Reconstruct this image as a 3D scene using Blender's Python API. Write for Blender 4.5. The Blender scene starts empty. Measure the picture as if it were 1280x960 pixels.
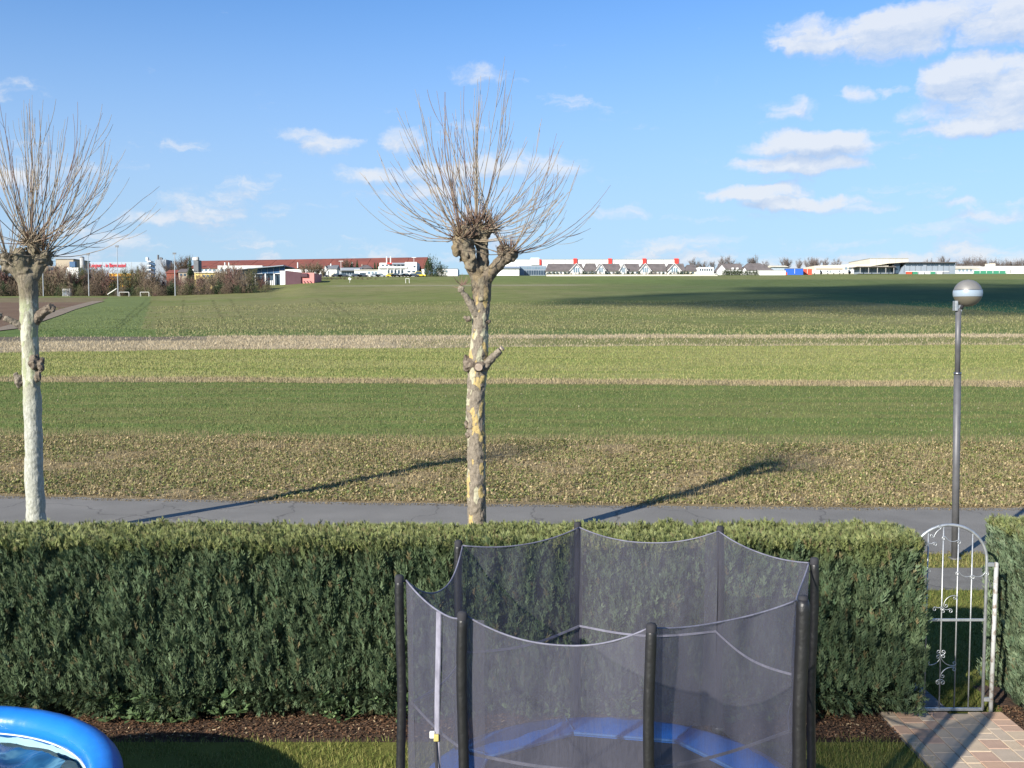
import bpy, bmesh, math, random
import numpy as np
from mathutils import Vector, Matrix, noise as mnoise
sc = bpy.context.scene
C = sc.collection
rnd = random.Random(7); R = np.random.default_rng(11)

# ------------------------------------------------------------------ camera
CAMZ = 4.03; F = 1250.0; PIT = math.atan(75 / F)
cam = bpy.data.objects.new('camera', bpy.data.cameras.new('camera')); C.objects.link(cam)
cam.location = (0, 0, CAMZ); cam.rotation_euler = (math.pi / 2 - PIT, 0, 0)
cam.data.sensor_width = 36; cam.data.lens = 36 * F / 1280
cam.data.clip_start = 0.05; cam.data.clip_end = 12000
sc.camera = cam
def spot(px, row, y):            # the point at distance y seen at that place of the photograph
    dx = (px - 640) / F; dz = -(row - 480) / F; c, s = math.cos(PIT), math.sin(PIT)
    r = (dx, c + dz * s, dz * c - s); t = y / r[1]
    return Vector((r[0] * t, y, CAMZ + r[2] * t))
def spotz(px, row, z=0.0):
    dx = (px - 640) / F; dz = -(row - 480) / F; c, s = math.cos(PIT), math.sin(PIT)
    r = (dx, c + dz * s, dz * c - s); t = (z - CAMZ) / r[2]
    return Vector((r[0] * t, r[1] * t, z))

# ------------------------------------------------------------------ light
SUN_AZ, SUN_EL = math.radians(218), math.radians(24.3)
sc.view_settings.view_transform = 'Standard'; sc.view_settings.look = 'None'
sc.view_settings.exposure = 0.88; sc.view_settings.gamma = 1.0
sun = bpy.data.objects.new('sun', bpy.data.lights.new('sun', 'SUN')); C.objects.link(sun)
sun.data.energy = 5.0; sun.data.angle = math.radians(0.53); sun.data.color = (1.0, 0.93, 0.82)
sd = Vector((math.sin(SUN_AZ) * math.cos(SUN_EL), math.cos(SUN_AZ) * math.cos(SUN_EL), math.sin(SUN_EL)))
sun.rotation_euler = sd.to_track_quat('Z', 'Y').to_euler(); sun.location = (0, 0, 60)

world = bpy.data.worlds.new('World'); sc.world = world; world.use_nodes = True
class NT:
    def __init__(s, tree): s.t = tree; s.n = tree.nodes; s.l = tree.links
    def add(s, typ, **kw):
        n = s.n.new(typ)
        for k, v in kw.items():
            if k == 'ins':
                for i, x in v.items():
                    if isinstance(x, bpy.types.NodeSocket): s.l.new(x, n.inputs[i])
                    else: n.inputs[i].default_value = x
            else: setattr(n, k, v)
        return n
    def m(s, op, a, b=None, c=None, clamp=False):
        ins = {0: a}
        if b is not None: ins[1] = b
        if c is not None: ins[2] = c
        return s.add('ShaderNodeMath', operation=op, use_clamp=clamp, ins=ins).outputs[0]
    def mix(s, f, a, b, typ='RGBA', blend='MIX'):
        n = s.add('ShaderNodeMix', data_type=typ)
        if typ == 'RGBA': n.blend_type = blend; ia, ib, o = 6, 7, 2
        else: ia, ib, o = 2, 3, 0
        for i, x in ((0, f), (ia, a), (ib, b)):
            if isinstance(x, bpy.types.NodeSocket): s.l.new(x, n.inputs[i])
            else: n.inputs[i].default_value = x
        return n.outputs[o]
    def ramp(s, f, stops):
        n = s.add('ShaderNodeValToRGB', ins={0: f}); e = n.color_ramp.elements
        while len(e) < len(stops): e.new(0.5)
        for i, (p, c) in enumerate(stops): e[i].position = p; e[i].color = c if len(c) == 4 else (*c, 1)
        return n.outputs[0]

w = NT(world.node_tree); w.n.clear()
sky = w.add('ShaderNodeTexSky', sky_type='NISHITA', sun_disc=False, sun_elevation=SUN_EL, sun_rotation=SUN_AZ,
            altitude=100, air_density=1.0, dust_density=0.4, ozone_density=1.6)
tc = w.add('ShaderNodeTexCoord')
sep = w.add('ShaderNodeSeparateXYZ', ins={0: tc.outputs['Generated']})
az = w.m('ARCTAN2', sep.outputs[0], sep.outputs[1]); el = w.m('ARCSINE', sep.outputs[2])
# clouds: (column, row, half width, half height, strength) of the clouds seen
clouds = [(1018, 48, 42, 24, 1.1), (1118, 42, 76, 27, 1.3), (1185, 20, 80, 22, 1.1), (1258, 20, 58, 26, 1.3), (1208, 102, 58, 28, 1.5), (1262, 116, 66, 34, 1.4), (1200, 135, 60, 14, .6), (1262, 152, 70, 14, 1.1),
 (1020, 178, 62, 15, 1.25), (1050, 186, 50, 9, .9), (985, 205, 72, 10, 1.1), (1035, 207, 45, 9, .9), (940, 243, 72, 9, 1.15), (1010, 256, 80, 8, .9), (1085, 262, 60, 6, .7), (895, 273, 70, 7, .6),
 (990, 137, 34, 13, .85), (1075, 118, 18, 9, .7), (1112, 117, 18, 7, .6), (895, 105, 10, 9, .5), (585, 90, 46, 13, .6), (410, 186, 44, 14, 1), (372, 168, 40, 7, .5), (452, 217, 54, 11, .85),
 (503, 178, 26, 17, .85), (560, 214, 80, 15, .85), (655, 208, 85, 18, .75), (600, 240, 90, 14, .6), (760, 269, 46, 9, .8), (40, 218, 75, 20, .85), (1190, 256, 30, 5, .65), (1250, 273, 50, 8, .7),
 (200, 250, 36, 7, .5), (262, 268, 40, 7, .5), (190, 272, 36, 9, .5), (300, 290, 60, 8, .45), (480, 270, 60, 8, .35), (1150, 285, 110, 9, .5), (900, 300, 90, 7, .45), (1040, 303, 70, 6, .4), (690, 290, 90, 7, .4), (370, 258, 40, 6, .4), (250, 238, 40, 5, .3)]
def azel(px, row):
    d = spot(px, row, 100) - Vector((0, 0, CAMZ)); d.normalize()
    return math.atan2(d.x, d.y), math.asin(d.z)
def density(dv):
    el2 = w.m('ADD', el, dv)
    comb = w.add('ShaderNodeCombineXYZ', ins={0: az, 1: el2})
    wv = w.add('ShaderNodeTexNoise', noise_dimensions='2D', ins={'Vector': comb.outputs[0], 'Scale': 26.0, 'Detail': 4.0, 'Roughness': .6})
    off = w.add('ShaderNodeVectorMath', operation='SUBTRACT', ins={0: wv.outputs[1], 1: (.5, .5, .5)})
    p = w.add('ShaderNodeVectorMath', operation='MULTIPLY_ADD', ins={0: off.outputs[0], 1: (.055, .02, 0), 2: comb.outputs[0]}).outputs[0]
    cur = None
    for px, row, hw, hh, st in clouds:
        a, e = azel(px, row); sx = F / (hw * 1.25); sy = F / (hh * 1.3)
        q = w.add('ShaderNodeVectorMath', operation='MULTIPLY_ADD', ins={0: p, 1: (sx, sy, 0), 2: (-a * sx, -e * sy, 0)}).outputs[0]
        d = w.add('ShaderNodeVectorMath', operation='DOT_PRODUCT', ins={0: q, 1: q}).outputs[1]
        g = w.m('MULTIPLY_ADD', d, -st, st)
        cur = g if cur is None else w.m('SMOOTH_MAX', cur, g, .12)
    st = w.add('ShaderNodeVectorMath', operation='MULTIPLY', ins={0: p, 1: (1, 3.0, 1)}).outputs[0]
    n1 = w.add('ShaderNodeTexNoise', noise_dimensions='2D', ins={'Vector': st, 'Scale': 9.0, 'Detail': 9.0, 'Roughness': .62}).outputs[0]
    # wisps and small clouds everywhere in a belt above the horizon
    belt = w.add('ShaderNodeMapRange', ins={0: el, 1: .03, 2: .3, 3: .42, 4: -.6}).outputs[0]
    gen = w.m('MULTIPLY_ADD', w.m('ADD', n1, -.5), 1.2, belt)
    gen = w.m('ADD', gen, -.07)
    cur = w.m('SMOOTH_MAX', cur, gen, .2)
    dn = w.m('MULTIPLY_ADD', w.m('ADD', n1, -.5), 2.6, cur)
    return dn
d0 = density(0.0); d1 = density(.012)
alpha = w.add('ShaderNodeMapRange', interpolation_type='SMOOTHSTEP', ins={0: d0, 1: .1, 2: 1.05, 3: 0, 4: .88}).outputs[0]
alpha = w.m('MULTIPLY', alpha, w.m('GREATER_THAN', el, 0.0))
shade = w.m('MULTIPLY_ADD', w.m('SUBTRACT', d0, d1), 0.9, .62, clamp=True)
ccol = w.mix(shade, (2.6, 3.3, 4.5, 1), (4.5, 4.7, 5.05, 1))
hz = w.add('ShaderNodeMapRange', interpolation_type='SMOOTHSTEP', ins={0: el, 1: .03, 2: .36, 3: 1, 4: 0}).outputs[0]
skyc = w.add('ShaderNodeVectorMath', operation='MULTIPLY', ins={0: sky.outputs[0], 1: (.46, .72, 1.03)}).outputs[0]
skyc = w.mix(w.m('MULTIPLY', hz, .72), skyc, (2.75, 3.5, 4.45, 1))
fin = w.mix(alpha, skyc, ccol)
bg = w.add('ShaderNodeBackground', ins={0: fin, 1: 0.1})
w.add('ShaderNodeOutputWorld', ins={0: bg.outputs[0]})

# ------------------------------------------------------------------ helpers
def tag(o, label=None, cat=None, group=None, kind=None):
    if label: o['label'] = label
    if cat: o['category'] = cat
    if group: o['group'] = group
    if kind: o['kind'] = kind
    return o
LOC = {}
def thing(name, label, cat, loc=(0, 0, 0), group=None):
    o = bpy.data.objects.new(name, None); C.objects.link(o); o.location = loc; o.empty_display_size = .2
    LOC[o.name] = Vector(loc)
    return tag(o, label, cat, group)
def link(name, me, mat=None, parent=None):
    o = bpy.data.objects.new(name, me); C.objects.link(o)
    if parent: o.parent = parent
    if mat and not me.materials: me.materials.append(mat)
    return o
def rootloc(parent):
    p = parent
    while p is not None and p.parent is not None: p = p.parent
    return LOC.get(p.name, Vector((0, 0, 0))) if p is not None else Vector((0, 0, 0))
def npm(name, V, Fc, mat, parent=None, col=None, smooth=False, local=False):
    V = np.asarray(V, np.float32).reshape(-1, 3)
    if parent is not None and not local: V = V - np.array(rootloc(parent), np.float32)
    me = bpy.data.meshes.new(name)
    if isinstance(Fc, np.ndarray):
        k = Fc.shape[1]; nf = len(Fc)
        me.vertices.add(len(V)); me.vertices.foreach_set('co', V.ravel())
        me.loops.add(nf * k); me.loops.foreach_set('vertex_index', Fc.astype(np.int32).ravel())
        me.polygons.add(nf); me.polygons.foreach_set('loop_start', np.arange(0, nf * k, k, dtype=np.int32))
        me.update(calc_edges=True)
    else:
        me.from_pydata(V.tolist(), [], Fc); me.update()
    if col is not None:
        a = me.color_attributes.new('Col', 'FLOAT_COLOR', 'POINT')
        cc = np.ones((len(V), 4), np.float32); cc[:, :3] = col; a.data.foreach_set('color', cc.ravel())
    if smooth: me.polygons.foreach_set('use_smooth', [True] * len(me.polygons))
    return link(name, me, mat, parent)
class MB:
    def __init__(s): s.v = []; s.f = []
    def add(s, v, f): o = len(s.v); s.v += [tuple(x) for x in v]; s.f += [tuple(i + o for i in q) for q in f]; return s
    def box(s, x0, x1, y0, y1, z0, z1):
        return s.add([(x0, y0, z0), (x1, y0, z0), (x1, y1, z0), (x0, y1, z0), (x0, y0, z1), (x1, y0, z1), (x1, y1, z1), (x0, y1, z1)],
                     [(0, 3, 2, 1), (4, 5, 6, 7), (0, 1, 5, 4), (1, 2, 6, 5), (2, 3, 7, 6), (3, 0, 4, 7)])
    def tube(s, pts, r, n=8, cap=True):
        pts = [Vector(p) for p in pts]; rs = r if hasattr(r, '__len__') else [r] * len(pts)
        o = len(s.v); up = None
        for i, p in enumerate(pts):
            t = (pts[min(i + 1, len(pts) - 1)] - pts[max(i - 1, 0)]).normalized()
            if up is None: up = t.orthogonal().normalized()
            up = (up - t * up.dot(t)).normalized(); b = t.cross(up)
            for k in range(n):
                a = 2 * math.pi * k / n; s.v.append(tuple(p + (up * math.cos(a) + b * math.sin(a)) * rs[i]))
        for i in range(len(pts) - 1):
            for k in range(n):
                k2 = (k + 1) % n; s.f.append((o + i * n + k, o + i * n + k2, o + (i + 1) * n + k2, o + (i + 1) * n + k))
        if cap:
            s.f.append(tuple(o + k for k in range(n))[::-1]); s.f.append(tuple(o + (len(pts) - 1) * n + k for k in range(n)))
        return s
    def prism(s, poly, y0, y1):       # polygon in x,z pushed from y0 to y1
        n = len(poly); v = [(x, y0, z) for x, z in poly] + [(x, y1, z) for x, z in poly]
        f = [tuple(range(n)), tuple(range(2 * n - 1, n - 1, -1))] + [(i, (i + n), (i + 1) % n + n, (i + 1) % n) for i in range(n)]
        return s.add(v, f)
    def lathe(s, prof, c=(0, 0, 0), n=24):
        o = len(s.v)
        for r_, z in prof:
            for k in range(n):
                a = 2 * math.pi * k / n; s.v.append((c[0] + r_ * math.cos(a), c[1] + r_ * math.sin(a), c[2] + z))
        for i in range(len(prof) - 1):
            for k in range(n):
                k2 = (k + 1) % n; s.f.append((o + i * n + k, o + i * n + k2, o + (i + 1) * n + k2, o + (i + 1) * n + k))
        return s
    def build(s, name, mat, parent=None, smooth=False, bevel=0):
        o = npm(name, s.v, s.f, mat, parent, smooth=smooth)
        bm = bmesh.new(); bm.from_mesh(o.data); bmesh.ops.recalc_face_normals(bm, faces=bm.faces); bm.to_mesh(o.data); bm.free()
        if bevel:
            b = o.modifiers.new('bevel', 'BEVEL'); b.width = bevel; b.segments = 2; b.limit_method = 'ANGLE'
        return o
def shared(name, src, parent, loc=None, rot=None, scale=None):
    c = src.copy(); c.name = name; C.objects.link(c); c.parent = parent
    if loc is not None: c.location = loc
    if rot is not None: c.rotation_euler = rot
    if scale is not None: c.scale = scale
    return c
def copy_thing(src, loc, rotz=0, scale=(1, 1, 1), label=None, group=None):
    c = src.copy(); C.objects.link(c); c.location = loc; c.rotation_euler = (0, 0, rotz); c.scale = scale
    LOC[c.name] = Vector(loc)
    if label: c['label'] = label
    if group: c['group'] = group
    for ch in src.children:
        d = ch.copy(); C.objects.link(d); d.parent = c
        for g in ch.children:
            e = g.copy(); C.objects.link(e); e.parent = d
    return c

# ------------------------------------------------------------------ materials
def mat(name, col, rough=.8, col2=None, scale=6., detail=5, bump=0., bscale=None, metal=0., coord='Object', stretch=(1, 1, 1), spec=.3, mixlo=.35, mixhi=.65, coat=0):
    m = bpy.data.materials.new(name); m.use_nodes = True; t = NT(m.node_tree); b = t.n['Principled BSDF']
    b.inputs['Roughness'].default_value = rough; b.inputs['Metallic'].default_value = metal
    b.inputs['Specular IOR Level'].default_value = spec; b.inputs['Coat Weight'].default_value = coat
    c = t.add('ShaderNodeTexCoord').outputs[coord]
    mp = t.add('ShaderNodeMapping', ins={0: c, 3: stretch}).outputs[0]
    n = t.add('ShaderNodeTexNoise', ins={'Vector': mp, 'Scale': scale, 'Detail': detail, 'Roughness': .6}).outputs[0]
    if col2 is None: col2 = tuple(x * .8 for x in col)
    f = t.add('ShaderNodeMapRange', ins={0: n, 1: mixlo, 2: mixhi}).outputs[0]
    t.l.new(t.mix(f, (*col, 1), (*col2, 1)), b.inputs['Base Color'])
    if bump:
        n2 = t.add('ShaderNodeTexNoise', ins={'Vector': mp, 'Scale': bscale or scale * 4, 'Detail': 4}).outputs[0]
        bp = t.add('ShaderNodeBump', ins={'Strength': 1.0, 'Distance': bump, 'Height': n2}); t.l.new(bp.outputs[0], b.inputs['Normal'])
    return m
def vmat(name, rough=.75, trans=0., spec=.2, speckle=0., sscale=30., bump=0, stretch=(1, 1, 1)):
    m = bpy.data.materials.new(name); m.use_nodes = True; t = NT(m.node_tree); b = t.n['Principled BSDF']
    b.inputs['Roughness'].default_value = rough; b.inputs['Specular IOR Level'].default_value = spec
    a = t.add('ShaderNodeAttribute', attribute_name='Col').outputs[0]
    if speckle or bump:
        c = t.add('ShaderNodeTexCoord').outputs['Object']
        mp = t.add('ShaderNodeMapping', ins={0: c, 3: stretch}).outputs[0]
        n = t.add('ShaderNodeTexNoise', ins={'Vector': mp, 'Scale': sscale, 'Detail': 6, 'Roughness': .75}).outputs[0]
        n3 = t.add('ShaderNodeTexNoise', ins={'Vector': mp, 'Scale': sscale * .07, 'Detail': 5, 'Roughness': .6}).outputs[0]
        f = t.add('ShaderNodeMapRange', clamp=False, ins={0: t.m('ADD', t.m('MULTIPLY', n, .65), t.m('MULTIPLY', n3, .35)), 1: .25, 2: .75, 3: 1 - speckle, 4: 1 + speckle}).outputs[0]
        a = t.add('ShaderNodeVectorMath', operation='SCALE', ins={0: a, 3: f}).outputs[0]
        if bump:
            bp = t.add('ShaderNodeBump', ins={'Strength': 1.0, 'Distance': bump, 'Height': n}); t.l.new(bp.outputs[0], b.inputs['Normal'])
    t.l.new(a, b.inputs['Base Color'])
    if trans:
        tr = t.add('ShaderNodeBsdfTranslucent', ins={0: a}); mx = t.add('ShaderNodeMixShader', ins={0: trans, 1: b.outputs[0], 2: tr.outputs[0]})
        t.l.new(mx.outputs[0], t.n['Material Output'].inputs[0])
    return m
foliage = vmat('foliage', .6, .25, .35); grassm = vmat('grass_blades', .7, .3, .2)
soilv = vmat('crop_soil', .95, 0, .05, .45, 9., .03)
M = {}
M['asphalt'] = mat('asphalt', (.205, .195, .175), .9, (.165, .157, .14), .7, 10, .004, 60, spec=.2)
M['footpath'] = mat('footpath', (.175, .168, .15), .9, (.135, .13, .115), 3, 10, .004, 60, spec=.2)
M['black_foam'] = mat('black_sleeve', (.01, .01, .011), .45, (.014, .014, .015), 3, 4, .0055, 24, spec=.55, stretch=(1, 1, .8))
M['galv'] = mat('galvanised_steel', (.5, .52, .53), .45, (.36, .38, .39), 14, 6, .001, 60, metal=.7)
M['galv_old'] = mat('worn_galvanised_post', (.42, .43, .42), .7, (.2, .16, .13), 14, 8, .001, metal=.3, mixlo=.5, mixhi=.62)
M['grey_paint'] = mat('grey_pole_paint', (.13, .13, .135), .5, (.09, .09, .095), 5, 6, 0, spec=.4, metal=.2)
M['blue_pad'] = mat('blue_pad', (.018, .15, .56), .45, (.016, .12, .47), 6, 4, .006, 9, spec=.5)
M['blue_edge'] = mat('blue_binding', (.07, .2, .52), .6)
M['mat_black'] = mat('jumping_mat_weave', (.05, .05, .058), .75, (.035, .035, .04), 5, 5, .002, 120, spec=.3)
M['steel_dark'] = mat('frame_steel', (.3, .3, .31), .35, metal=.9)
M['lilac_tape'] = mat('lilac_grey_tape', (.19, .19, .24), .7, (.13, .13, .17), 12, 4, .003, 60)
M['white_plastic'] = mat('white_plastic', (.75, .75, .7), .5)
M['brass'] = mat('brass_buckle', (.5, .42, .15), .5)
M['black_hem'] = mat('black_hem', (.03, .03, .035), .8)
M['pool_blue'] = mat('pool_ring_vinyl', (.012, .165, .58), .3, (.011, .15, .53), 3, 3, .009, 5, spec=.5, coat=.3)
M['pool_wall'] = mat('pool_wall_vinyl', (.015, .12, .5), .4, (.012, .1, .42), 2, 4, .012, 3, spec=.5)
M['pool_liner'] = mat('pool_liner', (.42, .66, .74), .5, (.36, .6, .7), 3, 6, .004, 12)
M['white_seam'] = mat('white_seam', (.8, .8, .8), .5)
M['slab'] = mat('grey_slab', (.17, .17, .18), .9, (.12, .12, .13), 8, 8, .003)
M['mulch_soil'] = mat('bark_soil', (.075, .045, .03), .95, (.035, .023, .016), 14, 8, .02, 30)
M['white_wall'] = mat('white_render', (.7, .7, .68), .9, (.64, .64, .63), .3, 6)
M['cream_wall'] = mat('cream_render', (.6, .56, .46), .9, (.55, .51, .42), .3, 6)
M['yellow_wall'] = mat('yellow_render', (.78, .62, .25), .9, (.7, .55, .22), .3, 6)
M['orange_wall'] = mat('orange_cladding', (.85, .42, .03), .7, (.8, .36, .03), .3, 6)
M['pink_wall'] = mat('pink_render', (.62, .24, .22), .9, (.56, .21, .2), .3, 6)
M['mauve_shade'] = mat('mauve_shade_tone', (.1, .055, .065), .9, (.085, .045, .055), .3, 6)
M['red_tile'] = mat('red_roof_tile', (.24, .075, .05), .9, (.16, .055, .042), .12, 8, .05, 1.)
M['dark_roof'] = mat('dark_roof_tile', (.15, .13, .125), .85, (.1, .088, .085), .4, 8, .03, 2.)
M['grey_roof'] = mat('grey_roof_tile', (.17, .18, .19), .85, (.13, .14, .15), .4, 8)
M['blue_roof'] = mat('blue_sheet_roof', (.04, .11, .22), .5, (.03, .08, .17), .4, 6)
M['red_panel'] = mat('red_cladding', (.75, .05, .04), .6)
M['metal_clad'] = mat('pale_metal_cladding', (.25, .29, .34), .6, (.21, .25, .3), .1, 4)
M['pale_hall'] = mat('pale_blue_hall_cladding', (.32, .38, .44), .7, (.28, .34, .4), .1, 4)
M['glass'] = mat('window_glass', (.05, .08, .11), .12, (.03, .05, .08), .3, 3, spec=.6)
M['glass_pale'] = mat('pale_window_glass', (.2, .27, .33), .15, (.13, .19, .25), .2, 3, spec=.6)
M['red_text'] = mat('red_lettering', (.7, .03, .05), .6)
M['tan_wall'] = mat('tan_render', (.4, .34, .26), .9)
M['concrete'] = mat('concrete', (.38, .38, .37), .9, (.3, .3, .29), 1, 6)
M['blue_box'] = mat('blue_container', (.03, .12, .5), .6); M['green_box'] = mat('green_fence', (.05, .25, .15), .7)
M['red_box'] = mat('red_container', (.6, .09, .05), .6)
M['tyre'] = mat('tyre_black', (.02, .02, .02), .8)
M['car_white'] = mat('white_car_paint', (.7, .7, .7), .3, coat=.5); M['car_dark'] = mat('dark_car_paint', (.04, .045, .06), .3, coat=.5)
M['car_silver'] = mat('silver_car_paint', (.4, .42, .45), .3, coat=.5, metal=.4); M['car_yellow'] = mat('yellow_car_paint', (.7, .55, .05), .3, coat=.5)
M['bark_twig'] = mat('twig_bark', (.2, .16, .115), .85, (.13, .1, .075), 5, 4)
M['bare_wood'] = mat('bare_brown_wood', (.15, .115, .085), .9, (.11, .085, .07), .3, 3)

# plane bark: grey with cream and ochre patches where plates have dropped
def bark(name, base, base2, patch, patch2, amt, zhead, zfade=None):
    m = bpy.data.materials.new(name); m.use_nodes = True; t = NT(m.node_tree); b = t.n['Principled BSDF']
    b.inputs['Roughness'].default_value = .85; b.inputs['Specular IOR Level'].default_value = .2
    c = t.add('ShaderNodeTexCoord').outputs['Object']
    mp = t.add('ShaderNodeMapping', ins={0: c, 3: (1, 1, .42)}).outputs[0]
    wv = t.add('ShaderNodeTexNoise', ins={'Vector': mp, 'Scale': 9., 'Detail': 4}).outputs[1]
    mp2 = t.add('ShaderNodeVectorMath', operation='MULTIPLY_ADD', ins={0: wv, 1: (.13, .13, .13), 2: mp}).outputs[0]
    vo = t.add('ShaderNodeTexVoronoi', ins={'Vector': mp2, 'Scale': 12.})
    n = t.add('ShaderNodeTexNoise', ins={'Vector': mp, 'Scale': 30., 'Detail': 7, 'Roughness': .7}).outputs[0]
    n2 = t.add('ShaderNodeTexNoise', ins={'Vector': mp, 'Scale': 1.8, 'Detail': 3}).outputs[0]
    rgb = t.add('ShaderNodeSeparateColor', ins={0: vo.outputs[1]})
    bcol = t.mix(t.add('ShaderNodeMapRange', ins={0: n, 1: .38, 2: .62}).outputs[0], (*base, 1), (*base2, 1))
    pcol = t.mix(t.m('GREATER_THAN', rgb.outputs[1], .5), (*patch, 1), (*patch2, 1))
    sel = t.m('GREATER_THAN', t.m('ADD', rgb.outputs[0], t.m('MULTIPLY', t.m('ADD', n2, -.5), 1.2)), 1 - amt)
    col = t.mix(sel, bcol, pcol)
    if zfade:
        sz = t.add('ShaderNodeSeparateXYZ', ins={0: c}).outputs[2]
        lo = t.add('ShaderNodeMapRange', interpolation_type='SMOOTHSTEP', ins={0: sz, 1: zfade[0], 2: zfade[1], 3: 1, 4: 0}).outputs[0]
        col = t.mix(lo, col, t.mix(t.add('ShaderNodeMapRange', ins={0: n, 1: .36, 2: .64}).outputs[0], (.26, .265, .22, 1), (.46, .465, .41, 1)))
    szz = t.add('ShaderNodeSeparateXYZ', ins={0: c}).outputs[2]
    hd = t.add('ShaderNodeMapRange', interpolation_type='SMOOTHSTEP', ins={0: t.m('ADD', szz, t.m('MULTIPLY', n2, .9)), 1: zhead + .3, 2: zhead + .65, 3: 0, 4: .85}).outputs[0]
    col = t.mix(hd, col, t.mix(t.add('ShaderNodeMapRange', ins={0: n, 1: .35, 2: .65}).outputs[0], (.2, .16, .11, 1), (.075, .06, .045, 1)))
    t.l.new(col, b.inputs['Base Color'])
    h = t.m('ADD', t.m('MULTIPLY', sel, -.6), t.m('MULTIPLY', n, 1.3))
    bp = t.add('ShaderNodeBump', ins={'Strength': 1., 'Distance': .012, 'Height': h}); t.l.new(bp.outputs[0], b.inputs['Normal'])
    return m
M['bark_plane'] = bark('plane_bark', (.25, .215, .165), (.14, .118, .092), (.42, .32, .14), (.38, .36, .25), .4, 4.55)
M['bark_pale'] = bark('pale_plane_bark', (.36, .36, .27), (.23, .215, .165), (.42, .42, .33), (.3, .32, .2), .5, 4.5, (2.2, 3.1))

# net: fine weave, half see-through
def netmat():
    m = bpy.data.materials.new('trampoline_net'); m.use_nodes = True; t = NT(m.node_tree); t.n.remove(t.n['Principled BSDF'])
    uv = t.add('ShaderNodeUVMap').outputs[0]
    mp = t.add('ShaderNodeMapping', ins={0: uv, 3: (1, .12, 1)}).outputs[0]
    n = t.add('ShaderNodeTexNoise', ins={'Vector': mp, 'Scale': 70., 'Detail': 3, 'Roughness': .7}).outputs[0]
    n2 = t.add('ShaderNodeTexNoise', ins={'Vector': uv, 'Scale': 2.2, 'Detail': 3}).outputs[0]
    n9 = t.add('ShaderNodeTexNoise', ins={'Vector': uv, 'Scale': 150., 'Detail': 2, 'Roughness': .8}).outputs[0]; n = t.m('ADD', t.m('MULTIPLY', n, .55), t.m('MULTIPLY', n9, .45))
    f = t.m('ADD', t.add('ShaderNodeMapRange', ins={0: n, 1: .3, 2: .7, 3: .34, 4: .68}).outputs[0], t.m('MULTIPLY', t.m('ADD', n2, -.5), .22))
    df = t.add('ShaderNodeBsdfDiffuse', ins={0: (.128, .128, .16, 1)}); tl = t.add('ShaderNodeBsdfTranslucent', ins={0: (.11, .11, .135, 1)})
    g = t.add('ShaderNodeMixShader', ins={0: .3, 1: df.outputs[0], 2: tl.outputs[0]})
    tr = t.add('ShaderNodeBsdfTransparent')
    mx = t.add('ShaderNodeMixShader', ins={0: f, 1: tr.outputs[0], 2: g.outputs[0]})
    t.l.new(mx.outputs[0], t.n['Material Output'].inputs[0])
    return m
M['net'] = netmat()
def watermat():
    m = bpy.data.materials.new('pool_water'); m.use_nodes = True; t = NT(m.node_tree); t.n.remove(t.n['Principled BSDF'])
    c = t.add('ShaderNodeTexCoord').outputs['Object']
    n = t.add('ShaderNodeTexNoise', ins={'Vector': c, 'Scale': 3., 'Detail': 3}).outputs[0]
    bp = t.add('ShaderNodeBump', ins={'Strength': 1., 'Distance': .02, 'Height': n}).outputs[0]
    gl = t.add('ShaderNodeBsdfGlossy', ins={0: (1, 1, 1, 1), 1: .04, 'Normal': bp}); tr = t.add('ShaderNodeBsdfTransparent', ins={0: (.55, .8, .85, 1)})
    fr = t.add('ShaderNodeFresnel', ins={0: 1.33, 1: bp})
    mx = t.add('ShaderNodeMixShader', ins={0: fr.outputs[0], 1: tr.outputs[0], 2: gl.outputs[0]})
    t.l.new(mx.outputs[0], t.n['Material Output'].inputs[0]); return m
M['water'] = watermat()
def filmmat():
    m = bpy.data.materials.new('dark_blue_film'); m.use_nodes = True; t = NT(m.node_tree); b = t.n['Principled BSDF']
    c = t.add('ShaderNodeTexCoord').outputs['Object']
    n = t.add('ShaderNodeTexNoise', ins={'Vector': c, 'Scale': 2.5, 'Detail': 4, 'Distortion': 1.5}).outputs[0]
    t.l.new(t.ramp(n, [(.35, (.008, .035, .08)), (.52, (.015, .08, .17)), (.6, (.1, .24, .32)), (.66, (.015, .07, .14))]), b.inputs['Base Color'])
    b.inputs['Roughness'].default_value = .25; return m
M['film'] = filmmat()

# ------------------------------------------------------------------ terrain
_d = np.array([12, 19, 23, 31, 40, 50, 62, 78, 95, 120, 160, 220, 300, 330, 400, 550, 700, 820, 6500.])
_near = [None, None, None, 556, 512, 480, 456, 434]
_far = {-900: (424, 413, 396, 384, 374, 372, 364, 354, 346), 190: (421, 409, 394, 380, 370, 368, 361, 351, 345), 340: (420, 408, 392, 377, 367, 358, 352, 346, 344), 395: (419.5, 407, 391, 375, 361, 355.5, 345.6, 344.5, 343.5),
        640: (419, 405, 389, 371.5, 357, 352, 345.3, 344, 343), 900: (418.6, 405, 389, 371.5, 357, 352, 344.8, 343.4, 342.4), 1280: (418.3, 405, 389, 371.5, 357, 352, 344, 342.3, 341.6), 2000: (418, 405, 389, 371.5, 357, 352, 344, 342, 341)}
_c = np.array(sorted(_far), float); _z = []
for cc in sorted(_far):
    rows = _near + list(_far[cc]); zz = [0, 0, 0] + [spot(640, r_, d_).z for r_, d_ in zip(rows[3:], _d[3:17])]; zz += [zz[-1] + 2.0, zz[-1] + 3.0]; _z.append(zz)
_z = np.array(_z); _z[:, 3] = .27
_ld = np.linspace(math.log(10), math.log(6500), 700)
_tab = np.array([np.interp(np.exp(_ld), _d, r) for r in _z])
k_ = np.hanning(13); k_ /= k_.sum()
_tab = np.array([np.convolve(np.pad(r, 6, mode='edge'), k_, 'valid') for r in _tab])
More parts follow.
